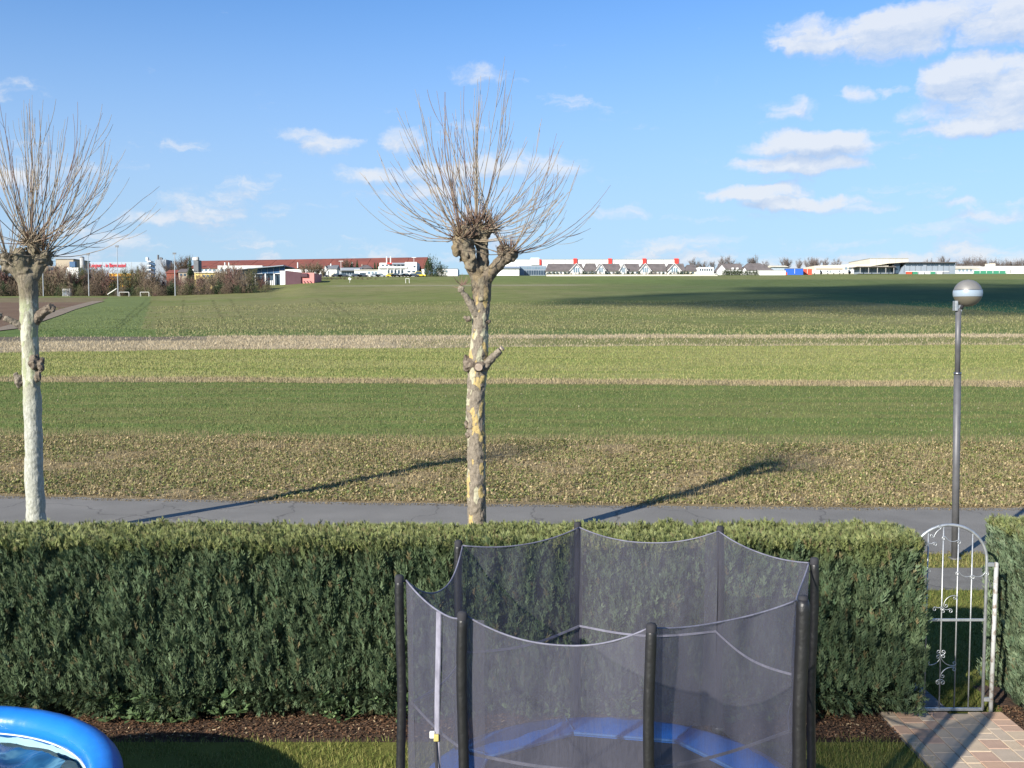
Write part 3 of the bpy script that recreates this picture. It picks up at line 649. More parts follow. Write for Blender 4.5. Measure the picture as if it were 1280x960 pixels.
    return t
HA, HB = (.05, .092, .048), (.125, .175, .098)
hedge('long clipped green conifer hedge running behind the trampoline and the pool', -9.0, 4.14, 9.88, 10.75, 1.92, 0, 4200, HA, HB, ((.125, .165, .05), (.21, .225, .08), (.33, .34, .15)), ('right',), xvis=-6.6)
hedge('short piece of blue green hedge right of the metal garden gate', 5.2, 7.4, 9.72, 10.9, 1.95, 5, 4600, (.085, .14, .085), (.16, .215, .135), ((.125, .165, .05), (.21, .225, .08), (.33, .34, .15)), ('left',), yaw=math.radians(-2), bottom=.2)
# broad ragged leaves at the foot of the long hedge
n = 1500; x = R.uniform(-6, 4.1, n); P = np.stack([x, 9.85 + R.uniform(-.1, .12, n) + .1 * vnoise(np.stack([x, x, x], -1), 1.5, 3), R.uniform(.03, .3, n)], -1)
P = P[R.uniform(0, 1, n) < sm(vnoise(P, 2.4, 91), .35, .8)]
rosettes('hedge_foot_plants', P, .085, (.10, .17, .07), (.16, .24, .1), 'low leafy plants along the foot of the long hedge', 6)

# ------------------------------------------------------------------ trampoline
HT = 2.35; ZM = .70
tops = [(500, 722), (578, 768), (813, 783), (1003, 748), (1018, 700), (901, 660), (723, 655), (573, 678)]
PT = [spotz(a, b, HT) for a, b in tops]; TC = Vector((.715, 6.9, 0))
tr = thing('trampoline', 'round garden trampoline with grey safety net and black sleeved poles in front of the hedge', 'trampoline', TC)
inward = [(TC - Vector((p.x, p.y, 0))).normalized() for p in PT]
for i, p in enumerate(PT):
    rr = .031 if i not in (3,) else .042
    mb = MB(); zs = np.linspace(.06, HT - .005, 60); wob = [rr * (1 + .025 * math.sin(z * 31 + i) * math.sin(z * 7.1 + 2 * i)) for z in zs]
    wob[0] *= .8; wob[-1] *= .75
    mb.tube([(p.x + .006 * math.sin(z * 5 + i), p.y, z) for z in zs], wob, 14)
    po = mb.build('pole', M['black_foam'], tr, True)
    mb = MB().lathe([(0, .02), (.024, .016), (.031, .004), (.031, -.03)], (p.x + .006 * math.sin(HT * 5 + i), p.y, HT), 12)
    mb.build('pole_cap', M['black_hem'], po, True)
    for zc in (.35, .66): MB().lathe([(.05, zc - .02), (.055, zc), (.05, zc + .02)], (p.x, p.y, 0), 12).build('clamp', M['steel_dark'], po, True)
def net_pt(i, t, z):               # point on the net between pole i and i+1
    a = PT[i] + inward[i] * .04; b = PT[(i + 1) % 8] + inward[(i + 1) % 8] * .04
    m = a.lerp(b, t); bow = .03 * math.sin(math.pi * t) * (1 + .5 * math.sin(z * 3 + i))
    mid = (TC - Vector((m.x, m.y, 0))).normalized()
    k = max(0, min(1, (z - ZM) / (HT - ZM))); m = m + mid * (bow + .02 * (1 - k))
    return Vector((m.x, m.y, z))
def sagz(i, t):
    L = (PT[i] - PT[(i + 1) % 8]).length
    return HT - .02 - (.10, .15, .06, .08, .05, .11, .06, .2)[i] * (1 - abs(2 * t - 1) ** 2.2)
def strapz(i, t): return 1.52 - .05 * math.sin(math.pi * t) - .02
for i in range(8):
    NU, NVv = 24, 26; V = []; uv = []
    L = (PT[i] - PT[(i + 1) % 8]).length
    for j in range(NVv + 1):
        for k in range(NU + 1):
            t = k / NU; zt = sagz(i, t); z = ZM + (zt - ZM) * j / NVv; q = net_pt(i, t, z)
            q += (TC - Vector((q.x, q.y, 0))).normalized() * (.012 * math.sin(t * 23 + i * 2 + z * 1.3) * math.sin(z * 4 + i))
            V.append(q); uv.append((t * L + i * 1.7, z))
    Fc = [(j * (NU + 1) + k, j * (NU + 1) + k + 1, (j + 1) * (NU + 1) + k + 1, (j + 1) * (NU + 1) + k) for j in range(NVv) for k in range(NU)]
    o = npm('net_panel', [tuple(v) for v in V], Fc, M['net'], tr, smooth=True)
    ul = o.data.uv_layers.new(name='UVMap'); ul.data.foreach_set('uv', np.array([uv[l.vertex_index] for l in o.data.loops], np.float32).ravel())
    hm = MB().tube([net_pt(i, t, sagz(i, t)) for t in np.linspace(0, 1, 25)], .006, 6).build('net_hem', M['lilac_tape'], tr, True)
    # woven tape running round the net half way up
    V = []
    for t in np.linspace(0, 1, 25):
        z = strapz(i, t); q = net_pt(i, t, z); nrm = (TC - Vector((q.x, q.y, 0))).normalized()
        for dz, dn in ((-.009, .016), (.009, .016), (.009, .022), (-.009, .022)): V.append(tuple(Vector((q.x, q.y, q.z + dz)) + nrm * dn))
    Fc = [(k * 4 + a, k * 4 + (a + 1) % 4, k * 4 + 4 + (a + 1) % 4, k * 4 + 4 + a) for k in range(24) for a in range(4)]
    npm('net_tape', V, Fc, M['lilac_tape'], tr)
    # short ties from the hem to the pole head
    MB().tube([PT[i] + Vector((0, 0, -.02)), net_pt(i, 0, HT - .03)], .008, 6).build('net_tie', M['black_hem'], tr, True)
    # sleeve edge of the net beside each pole
    V = []
    for z in np.linspace(ZM, HT - .04, 20):
        a = net_pt(i, .0, z); b = net_pt(i, .09, z); V += [tuple(a), tuple(b)]
    o = npm('net_sleeve', V, [(k * 2, k * 2 + 1, k * 2 + 3, k * 2 + 2) for k in range(19)], M['net'], tr, smooth=True)
    ul = o.data.uv_layers.new(name='UVMap'); ul.data.foreach_set('uv', np.array([(V[l.vertex_index][0], V[l.vertex_index][2]) for l in o.data.loops], np.float32).ravel())
# entrance: pale zip band on the left panel, with buckle
V = []
for z in np.linspace(.75, sagz(0, .5), 30):
    q = net_pt(0, .5 + .012 * math.sin(z * 4), z); nrm = (Vector((q.x, q.y, 0)) - TC).normalized(); sdv = Vector((-nrm.y, nrm.x, 0))
    for s_, d_ in ((-.028, .006), (.028, .006), (.028, .014), (-.028, .014)): V.append(tuple(q + sdv * s_ + nrm * d_))
zb = npm('entrance_zip_band', V, [(k * 4 + a, k * 4 + (a + 1) % 4, k * 4 + 4 + (a + 1) % 4, k * 4 + 4 + a) for k in range(29) for a in range(4)], mat('zip_band_fabric', (.27, .265, .32), .7, (.18, .175, .22), 9, 5, .004, 30), tr)
q = net_pt(0, .5, 1.44); nrm = (Vector((q.x, q.y, 0)) - TC).normalized(); sdv = Vector((-nrm.y, nrm.x, 0))
for dxx, mm, nm in ((-.035, 'white_plastic', 'buckle'), (.02, 'brass', 'buckle')):
    c = q + sdv * dxx + nrm * .03; MB().box(c.x - .016, c.x + .016, c.y - .01, c.y + .01, c.z - .022, c.z + .022).build(nm, M[mm], zb, bevel=.004)
MB().tube([q + nrm * .025 + Vector((0, 0, -.02)), q + nrm * .03 + sdv * .03 + Vector((0, 0, -.3)), q + nrm * .03 + sdv * .05 + Vector((0, 0, -.6))], .01, 6).build('zip_cord', M['black_hem'], zb, True)
# blue pad, mat, frame, legs
RX, RY = 1.38, 1.36
def ell(k, a, z): return Vector((TC.x + RX * k * math.cos(a), TC.y + RY * k * math.sin(a), z))
for i in range(8):
    a0, a1 = math.pi / 4 * i + .2, math.pi / 4 * (i + 1) + .2; V = []; n = 14
    for k in range(n + 1):
        a = a0 + (a1 - a0) * k / n; kin = .76 * math.cos(math.pi / 8) / math.cos((k / n - .5) * math.pi / 4) * 1.03
        for kk, z in ((1.02, ZM - .05), (1.015, ZM + .012), (.97, ZM + .03 + .006 * math.sin(a * 31)), ((1 + kin) / 2, ZM + .025 + .008 * math.sin(a * 19)), (kin + .02, ZM + .022), (kin, ZM + .005), (kin, ZM - .01)): V.append(tuple(ell(kk, a, z)))
    npm('pad_segment', V, [(k * 7 + j, k * 7 + j + 1, k * 7 + 8 + j, k * 7 + 7 + j) for k in range(n) for j in range(6)], M['blue_pad'], tr, smooth=True)
    MB().tube([ell(.76 * math.cos(math.pi / 8) / math.cos((k / n - .5) * math.pi / 4) * 1.03, a0 + (a1 - a0) * k / n, ZM + .012) for k in range(n + 1)], .013, 6).build('pad_binding', M['blue_edge'], tr, True)
    MB().tube([ell(kk, a0, ZM + .036) for kk in (.8, .9, 1.0)], .006, 5).build('pad_seam', M['blue_edge'], tr, True)
V = [tuple(TC + Vector((0, 0, ZM - .035)))]; n = 48
for r_, dz in ((.4, -.03), (.82, -.012)):
    V += [tuple(ell(r_, 2 * math.pi * k / n, ZM + dz)) for k in range(n)]
Fc = [(0, 1 + k, 1 + (k + 1) % n) for k in range(n)] + [(1 + k, 1 + n + k, 1 + n + (k + 1) % n, 1 + (k + 1) % n) for k in range(n)]
npm('jumping_mat', V, Fc, M['mat_black'], tr, smooth=True)
MB().tube([ell(1.0, 2 * math.pi * k / 48, ZM - .04) for k in range(49)], .021, 8, False).build('frame_ring', M['steel_dark'], tr, True)
for i in range(4):
    a0, a1 = math.pi / 2 * i + .2, math.pi / 2 * i + 1.1
    MB().tube([ell(1, a0, ZM - .05), ell(1, a0, .05), ell(1, a0 + .04, .022), ell(1, (a0 + a1) / 2, .02), ell(1, a1 - .04, .022), ell(1, a1, .05), ell(1, a1, ZM - .05)], .019, 8).build('leg', M['steel_dark'], tr, True)

# ------------------------------------------------------------------ pool
PC = Vector((-4.43, 6.55, 0)); PR = 1.57; TR = .125; PZ = .74
po = thing('paddling_pool', 'round blue inflatable ring pool with pale liner at the left edge of the lawn', 'pool', PC)
V = []; NA, NB = 160, 24
for i in range(NA):
    a = 2 * math.pi * i / NA; sea = (a * 14 / math.pi) % 1.0; seam = math.exp(-((min(sea, 1 - sea)) / .04) ** 2)
    ff = 1.0 - .035 * seam - .012 * math.sin(a * 90) * math.exp(-((min(sea, 1 - sea)) / .22) ** 2)
    for j in range(NB):
        b = 2 * math.pi * j / NB; rr = TR * ff; V.append((PC.x + (PR + rr * math.cos(b)) * math.cos(a), PC.y + (PR + rr * math.cos(b)) * math.sin(a), PZ + rr * math.sin(b)))
Fc = [(i * NB + j, ((i + 1) % NA) * NB + j, ((i + 1) % NA) * NB + (j + 1) % NB, i * NB + (j + 1) % NB) for i in range(NA) for j in range(NB)]
ring = npm('inflated_ring', V, Fc, M['pool_blue'], po, smooth=True)
ring_in = MB().tube([(PC.x + (PR - TR * .93) * math.cos(a), PC.y + (PR - TR * .93) * math.sin(a), PZ - .05) for a in np.linspace(0, 2 * math.pi, 97)], .006, 6, False).build('seam', M['white_seam'], po, True)
def wallm(name, prof, mt):
    V = []
    for i in range(96):
        a = 2 * math.pi * i / 96
        for r_, z in prof: V.append((PC.x + (r_ + .012 * math.sin(a * 24) * (z > .1)) * math.cos(a), PC.y + (r_ + .012 * math.sin(a * 24) * (z > .1)) * math.sin(a), z))
    k = len(prof); npm(name, V, [(i * k + j, ((i + 1) % 96) * k + j, ((i + 1) % 96) * k + j + 1, i * k + j + 1) for i in range(96) for j in range(k - 1)], mt, po, smooth=True)
wallm('outer_wall', [(PR + .03, PZ - .1), (PR + .12, .5), (PR + .2, .25), (PR + .18, .08), (PR + .1, .01)], M['pool_wall'])
wallm('liner', [(PR - .1, PZ - .07), (PR - .02, .5), (PR + .05, .3), (PR + .03, .08), (PR - .1, .03), (0.02, .025)], M['pool_liner'])
MB().lathe([(0.001, .59), (PR * .5, .59), (PR - .05, .59)], PC, 96).build('water', M['water'], po, True)
# dark blue cover film slumped into the pool
V = []; na, nb = 60, 30
for i in range(nb + 1):
    for j in range(na + 1):
        u = (j / na - .5) * 2; v = i / nb; x = PC.x + u * 1.15 - .1 + .06 * math.sin(v * 5); y = PC.y + .3 + v * 1.08 - .42 * abs(u) ** 2.2
        z = .597 + .04 * (1 - abs(mnoise.noise(Vector((u * 2.6 + v * 2.2, v * 1.2, 7)))) * 2) ** 3 + .025 * (1 - abs(mnoise.noise(Vector((u * 6 - v * 5, v * 2 + u, 2)))) * 2) ** 2 + .1 * max(0, v - .8)
        V.append((x, y, z))
Fc = [(i * (na + 1) + j, i * (na + 1) + j + 1, (i + 1) * (na + 1) + j + 1, (i + 1) * (na + 1) + j) for i in range(nb) for j in range(na)]
tag(npm('pool_cover', V, Fc, M['film'], smooth=True), 'crumpled dark blue pool cover film slumped on the water inside the blue pool', 'pool cover')

# ------------------------------------------------------------------ gate, post, pavers
GY = 10.12
gx0, gx1 = 4.09, 4.865; gz = 1.61; gcx = (gx0 + gx1) / 2; ga = (gx1 - gx0) / 2; gh = 1.98 - gz
g = thing('garden_gate', 'galvanised wrought iron garden gate with rounded top in the hedge gap', 'gate', (gx1, GY, 0))
arch = [(gcx + ga * math.cos(a), GY, gz + gh * math.sin(a)) for a in np.linspace(0, math.pi, 24)]
MB().tube([(gx1, GY, .05)] + arch + [(gx0, GY, .05)], .0165, 8).build('frame', M['galv'], g, True)
MB().box(gx0, gx1, GY - .012, GY + .012, .04, .07).build('bottom_rail', M['galv'], g, bevel=.003)
MB().box(gx0 + .01, gx1 - .01, GY - .01, GY + .01, 0.98, 1.006).build('middle_rail', M['galv'], g, bevel=.003)
bars = [gx0 + .17, gx0 + .325, gx0 + .48, gx0 + .625]
for x in bars:
    zt = gz + gh * math.sqrt(max(0, 1 - ((x - gcx) / ga) ** 2)); MB().tube([(x, GY - .0, .06), (x, GY, zt)], .0075, 6).build('bar', M['galv'], g, True)
def scroll(x, z, L, sa=1, sb=1, rot=0.0, bow=.25):     # wrought scroll: bowed bar of length L with a curl at each end (sa, sb: curl side)
    ca, sn = math.cos(rot), math.sin(rot); half = []
    r0 = .026; n = 12; core = [(L * (k / n - .5), bow * L * (.25 - (k / n - .5) ** 2)) for k in range(n + 1)]
    def curl(px, pz, dx, dz, side):
        out = []; a = math.atan2(dz, dx); rr = r0
        for k in range(16):
            a += side * .42; rr *= .93; px += math.cos(a) * rr * .42; pz += math.sin(a) * rr * .42; out.append((px, pz))
        return out
    e = curl(*core[-1], core[-1][0] - core[-2][0], core[-1][1] - core[-2][1], sb); f = curl(*core[0], core[0][0] - core[1][0], core[0][1] - core[1][1], sa)
    pts = [(x + a * ca - c_ * sn, GY - .012, z + a * sn + c_ * ca) for a, c_ in f[::-1] + core + e]
    MB().tube(pts, .0046, 5).build('scroll', M['galv'], g, True)
PI2 = math.pi / 2
scroll(bars[3] - .07, 1.475, .13, 1, -1, -.25, -.9); scroll(bars[3] + .07, 1.475, .13, 1, -1, .25, -.9)
scroll(bars[1] + .08, 1.84, .13, 1, -1, -.25, -.9); scroll(bars[1] - .07, 1.90, .1, -1, 1, .9, .4); scroll(bars[0] + .02, 1.80, .06, 1, -1, 0, -.8); scroll(bars[0] - .06, 1.5, .1, 1, -1, .3, -.9)
scroll(bars[1] + .07, 1.20, .15, 1, -1, .75, .8); scroll(bars[1] - .04, 1.13, .05, 1, -1, 0, -.6); scroll(bars[1] + .05, 1.11, .05, 1, -1, 0, -.6)
scroll(bars[1] + .07, .56, .16, -1, 1, -.55, -.7); scroll(bars[1] + .07, .46, .16, 1, -1, .55, .7); scroll(bars[1] - .07, .56, .14, -1, 1, .5, -.7); scroll(bars[1], .36, .07, 1, -1, 0, .6); scroll(bars[1], .64, .07, -1, 1, 0, -.6)
for z in (.16, 1.57): MB().box(gx1, gx1 + .075, GY - .015, GY + .015, z - .02, z + .02).build('hinge', M['galv'], g, bevel=.003)
ps = thing('gate_post', 'rust spotted galvanised round post beside the garden gate', 'post', (gx1 + .09, GY, 0))
MB().tube([(gx1 + .085, GY, -.05), (gx1 + .1, GY, 1.575)], .022, 12).build('shaft', M['galv_old'], ps, True)
MB().lathe([(0.001, .015), (.018, .01), (.024, -.002), (.024, -.02)], (gx1 + .1, GY, 1.58), 12).build('cap', M['galv_old'], ps, True)
V = [(x, y, .006) for x in np.linspace(4.05, 5.05, 8) for y in np.linspace(10.12, 10.97, 8)]
tag(npm('gap_grass', V, [(i * 8 + j, i * 8 + 8 + j, i * 8 + 9 + j, i * 8 + j + 1) for i in range(7) for j in range(7)], vmat('gap_ground', .95, 0, .05, .4, 40, .01), col=c_lawn(np.array(V))), kind='structure')
P = np.stack([R.uniform(4.55, 5.1, 4500), R.uniform(10.16, 10.98, 4500), np.zeros(4500)], -1)
blades('gap_grass_blades', P, .05, .009, .6, (.10, .15, .03), (.2, .19, .06), 'patch of grass right behind the garden gate', 'grass')
# pavers of the garden path
pv = bpy.data.objects.new('garden_path', None); C.objects.link(pv); tag(pv, kind='structure'); LOC[pv.name] = Vector((0, 0, 0))
MB().box(3.78, 5.05, 6.4, 10.11, .0, .012).build('path_bed', M['slab'], pv)
pm = [mat('paver_%s' % n_, c1, .9, c2, 5, 9, .002, 60, mixlo=.3, mixhi=.7) for n_, c1, c2 in
      (('rose', (.43, .3, .225), (.36, .25, .19)), ('sand', (.48, .385, .28), (.41, .33, .24)), ('salmon', (.46, .31, .22), (.4, .27, .19)), ('greyish', (.44, .36, .28), (.37, .31, .24)))]
def paver_mesh(wd, ln, m_):
    bm = bmesh.new(); bmesh.ops.create_cube(bm, size=1); bmesh.ops.scale(bm, vec=(wd - .007, ln - .007, .04), verts=bm.verts)
    bmesh.ops.bevel(bm, geom=[e for e in bm.edges if all(v.co.z > 0 for v in e.verts)], offset=.004, segments=1, affect='EDGES')
    me = bpy.data.meshes.new('paver'); bm.to_mesh(me); bm.free(); me.materials.append(m_); return me
cache = {}; x = 3.79; ci = 0
yaw_ = math.radians(-4); widths = [.14, .21, .14, .21, .21, .14, .21]
for wd in widths:
    y = 6.5 + rnd.uniform(0, .1)
    while y < 10.06:
        ln = rnd.choice([.14, .21, .21, .28]); ln = min(ln, 10.10 - y)
        if ln < .06: break
        mi = rnd.choice([0, 1, 1, 2, 3, 3, 1]); key = (wd, round(ln, 3), mi)
        if key not in cache: cache[key] = paver_mesh(wd, ln, pm[mi])
        o = bpy.data.objects.new('paver', cache[key]); C.objects.link(o); o.parent = pv
        o.location = (x + wd / 2, y + ln / 2, .016 + rnd.uniform(-.002, .002)); o.rotation_euler = (rnd.uniform(-.006, .006), rnd.uniform(-.006, .006), rnd.uniform(-.006, .006)); y += ln
    x += wd
ks = thing('edging_slab', 'grey concrete edging slab lying along the right edge of the paved garden path', 'slab', (5.2, 9.5, 0))
for y in (8.6, 9.1):
    MB().box(5.07, 5.19, y, y + .49, .0, .05).build('slab', M['slab'], ks, bevel=.005)
for k, (x, y) in enumerate([(4.13, 10.2), (4.13, 10.62), (4.13, 11.04), (4.13, 11.46)]):
    o = MB().box(x, x + .4, y, y + .4, .002, .035).build('slab', M['slab'], bevel=.004); o.name = 'stepping_slab'
    tag(o, ['grey slab lying right behind the gate, nearest of the four', 'second grey slab behind the gate', 'third grey slab behind the gate', 'farthest grey slab behind the gate towards the footpath'][k], 'slab', 'grey slabs behind the gate')
# ------------------------------------------------------------------ street lamp
LY = 16.95; b0 = Vector((7.6, LY, 0)); b1 = Vector((7.546, LY, 4.29)); zj = 3.2
lp = thing('street_lamp', 'grey street lamp with a banded globe standing on the verge by the road', 'street lamp', b0)
mid = b0.lerp(b1, zj / 4.29)
MB().tube([b0, mid], .058, 16).build('lower_pole', M['grey_paint'], lp, True)
MB().tube([mid, b1], .045, 16).build('upper_pole', M['grey_paint'], lp, True)
MB().tube([mid - Vector((0, 0, .03)), mid + Vector((0, 0, .012))], .062, 16).build('collar', M['steel_dark'], lp, True)
MB().tube([b0, b0 + Vector((0, 0, .03))], .11, 16).build('foot_plate', M['grey_paint'], lp, True)
MB().box(b1.x - .075, b1.x - .03, LY - .06, LY + .06, 4.25, 4.42).box(b1.x - .031, b1.x + .05, LY - .035, LY + .035, 4.24, 4.35).build('bracket', M['galv'], lp, bevel=.006)
MB().tube([(b1.x + .02, LY, 4.28), (b1.x + .09, LY, 4.42)], .045, 10).build('neck', M['black_hem'], lp, True)
gc = Vector((b1.x + .15, LY, 4.55)); gr = .229
def band(name, z0, z1, mt, k=1.0):
    n = 14; pr = []
    for i in range(n + 1):
        z = z0 + (z1 - z0) * i / n; pr.append((math.sqrt(max(0, gr * gr - z * z)) * k + 1e-4, z))
    return MB().lathe(pr, gc, 40).build(name, mt, lp, True)
band('globe_top', .048, gr, mat('globe_top_metal', (.2, .195, .185), .5, (.165, .16, .15), 6, 5, metal=.2, spec=.5))
band('globe_band', -.058, .046, mat('globe_band_glass', (.27, .33, .39), .35, (.25, .31, .37), 3, 3, spec=.6), 1.02)
band('globe_bottom', -gr, -.06, mat('globe_bottom_smoked', (.14, .127, .095), .4, (.12, .108, .08), 4, 4, spec=.6))
MB().lathe([(.227, .044), (.232, .05), (.226, .056)], gc, 40).build('rim', M['steel_dark'], lp, True)

# ------------------------------------------------------------------ pollarded plane trees
def blob(bm, c, r, sq=(1, 1, 1), seed=0, sub=3, amp=.35):
    res = bmesh.ops.create_icosphere(bm, subdivisions=sub, radius=1.0)
    for v in res['verts']:
        d = v.co.copy(); k = 1 + amp * mnoise.noise(d * 1.8 + Vector((seed, 0, 0))) + amp * .5 * mnoise.noise(d * 4.5 + Vector((0, seed, 0)))
        v.co = Vector((c[0] + d.x * r * sq[0] * k, c[1] + d.y * r * sq[1] * k, c[2] + d.z * r * sq[2] * k))
def limb(bm, pts, rad, seed, n=16, amp=.1):
    pts = [Vector(p) for p in pts]
    # resample
    P = []; Rr = []
    for i in range(len(pts) - 1):
        m = max(2, int((pts[i + 1] - pts[i]).length / .05))
        for k in range(m): t = k / m; P.append(pts[i].lerp(pts[i + 1], t)); Rr.append(rad[i] * (1 - t) + rad[i + 1] * t)
    P.append(pts[-1]); Rr.append(rad[-1]); P = [(P[max(0, i - 2)] + P[max(0, i - 1)] + P[i] + P[min(len(P) - 1, i + 1)] + P[min(len(P) - 1, i + 2)]) / 5 for i in range(len(P))]
    rows = []; up = None
    for i, p in enumerate(P):
        t = (P[min(i + 1, len(P) - 1)] - P[max(i - 1, 0)]).normalized()
        if up is None: up = t.orthogonal().normalized()
        up = (up - t * up.dot(t)).normalized(); b = t.cross(up); row = []
        for k in range(n):
            a = 2 * math.pi * k / n; d = up * math.cos(a) + b * math.sin(a); q = p + d * Rr[i]
            kk = 1 + amp * mnoise.noise(q * 3 + Vector((seed, 0, 0))) * 1.2 + amp * .6 * mnoise.noise(q * 9 + Vector((0, seed, 0)))
            row.append(bm.verts.new(p + d * Rr[i] * kk))
        rows.append(row)
    for a, b in zip(rows[:-1], rows[1:]):
        for k in range(n): bm.faces.new((a[k], a[(k + 1) % n], b[(k + 1) % n], b[k]))
    bm.faces.new(rows[0][::-1]); bm.faces.new(rows[-1])
def organic(name, build, m, parent, voxel=.018, disp=.012, dsize=.12):
    bm = bmesh.new(); build(bm); L = rootloc(parent)
    for v in bm.verts: v.co -= L
    bmesh.ops.recalc_face_normals(bm, faces=bm.faces)
    me = bpy.data.meshes.new(name); bm.to_mesh(me); bm.free(); o = link(name, me, m, parent)
    r_ = o.modifiers.new('remesh', 'REMESH'); r_.mode = 'VOXEL'; r_.voxel_size = voxel; r_.use_smooth_shade = True
    s_ = o.modifiers.new('smooth', 'SMOOTH'); s_.iterations = 2
    tx = bpy.data.textures.new(name, 'CLOUDS'); tx.noise_scale = dsize; tx.noise_depth = 3
    d_ = o.modifiers.new('relief', 'DISPLACE'); d_.texture = tx; d_.strength = disp; d_.mid_level = .5; d_.texture_coords = 'LOCAL'
    return o
SH = {}
def shoot_mesh(seed, L, bend, m):
    """one long shoot along +z bending towards +x's opposite, with side twigs"""
    r = random.Random(seed); mb = MB(); n = 12; pts = []; p = Vector((0, 0, 0)); th = 0.0; ph = r.uniform(0, 6.28)
    for i in range(n + 1):
        pts.append(p.copy()); t = i / n; th = bend * t; kx = r.uniform(-.075, .075); ky = r.uniform(-.075, .075)
        d = Vector((math.sin(-th) + kx, ky, math.cos(th))).normalized(); p = p + d * (L / n)
    r0 = .0046 + .002 * L; rad = [max(.0027, r0 * (1 - .7 * (i / n))) for i in range(n + 1)]
    mb.tube(pts, rad, 5)
    for q in range(r.choice([1, 1, 2, 2, 3, 4])):
        i = r.randint(3, 9); s0 = pts[i]; dd = (pts[i + 1] - pts[i]).normalized(); side = Vector((r.uniform(-1, 1), r.uniform(-1, 1), .4)).normalized()
        l2 = L * r.uniform(.12, .35); pp = [s0]; 
        for k in range(1, 6): pp.append(s0 + (dd * .75 + side * (.55 * (1 - k / 9))).normalized() * l2 * k / 5 + Vector((0, 0, .05 * l2 * (k / 5) ** 2)))
        mb.tube(pp, [rad[i] * .7, rad[i] * .6, .005, .0045, .004, .003], 4)
    me = bpy.data.meshes.new('shoot'); me.from_pydata(mb.v, [], mb.f); me.update(); me.polygons.foreach_set('use_smooth', [True] * len(me.polygons)); me.materials.append(m); return me
twm = [mat('shoot_bark_tan', (.34, .27, .19), .7, (.24, .19, .13), 6, 4), mat('shoot_bark_grey', (.27, .23, .18), .7, (.18, .155, .12), 6, 4), mat('shoot_bark_red', (.2, .125, .09), .7, (.15, .1, .075), 6, 4)]
LIB = [(L, bend, shoot_mesh(100 + i, L, bend, twm[i % 3])) for i, (L, bend) in enumerate([(L, b) for L in (.9, 1.3, 1.7, 2.1, 2.5, 2.9) for b in (.05, .35, .7, 1.05) for _ in (0, 1)])]
def shoots(parent, heads, seed, envelope):
    r = random.Random(seed); L0 = rootloc(parent); cnt = 0
    for (hx, hy, hz, hr, n, bias) in heads:
        for q in range(n):
            el_ = math.radians(r.choice([r.uniform(-10, 20), r.uniform(-5, 30), r.uniform(10, 48), r.uniform(30, 78), r.uniform(50, 92)])); az_ = r.uniform(0, 2 * math.pi)
            d = Vector((math.cos(az_) * math.cos(el_) + bias, .8 * math.sin(az_) * math.cos(el_), math.sin(el_))).normalized()
            e2 = math.asin(d.z); a2 = math.atan2(d.y, d.x)
            want = envelope(d) * r.uniform(.72, 1.04); bend = max(.0, (math.pi / 2 - e2) * r.uniform(.5, 1.1))
            c = min(LIB, key=lambda k: abs(k[0] - want) * 1.0 + abs(k[1] - bend) * .9 + r.uniform(0, .25)); s = want / c[0]
            o = bpy.data.objects.new('shoot', c[2]); C.objects.link(o); o.parent = parent
            # frame: z along d, bending (local -x) towards the sky
            z = d; upv = Vector((0, 0, 1)) - z * z.z
            if upv.length < .05: upv = Vector((1, 0, 0))
            x = -upv.normalized(); y = z.cross(x); mt = Matrix((x, y, z)).transposed().to_4x4()
            mt.translation = Vector((hx, hy, hz)) + Vector((d.x, d.y, d.z * .8)) * hr * .75 - L0
            o.matrix_local = mt @ Matrix.Diagonal((s ** .4, s ** .4, s, 1)); cnt += 1
    return cnt
def T(px, row, y=17.5, dy=0.0): p = spot(px, row, y); return Vector((p.x, p.y + dy, p.z))
K = 1 / F * 17.5 * .9
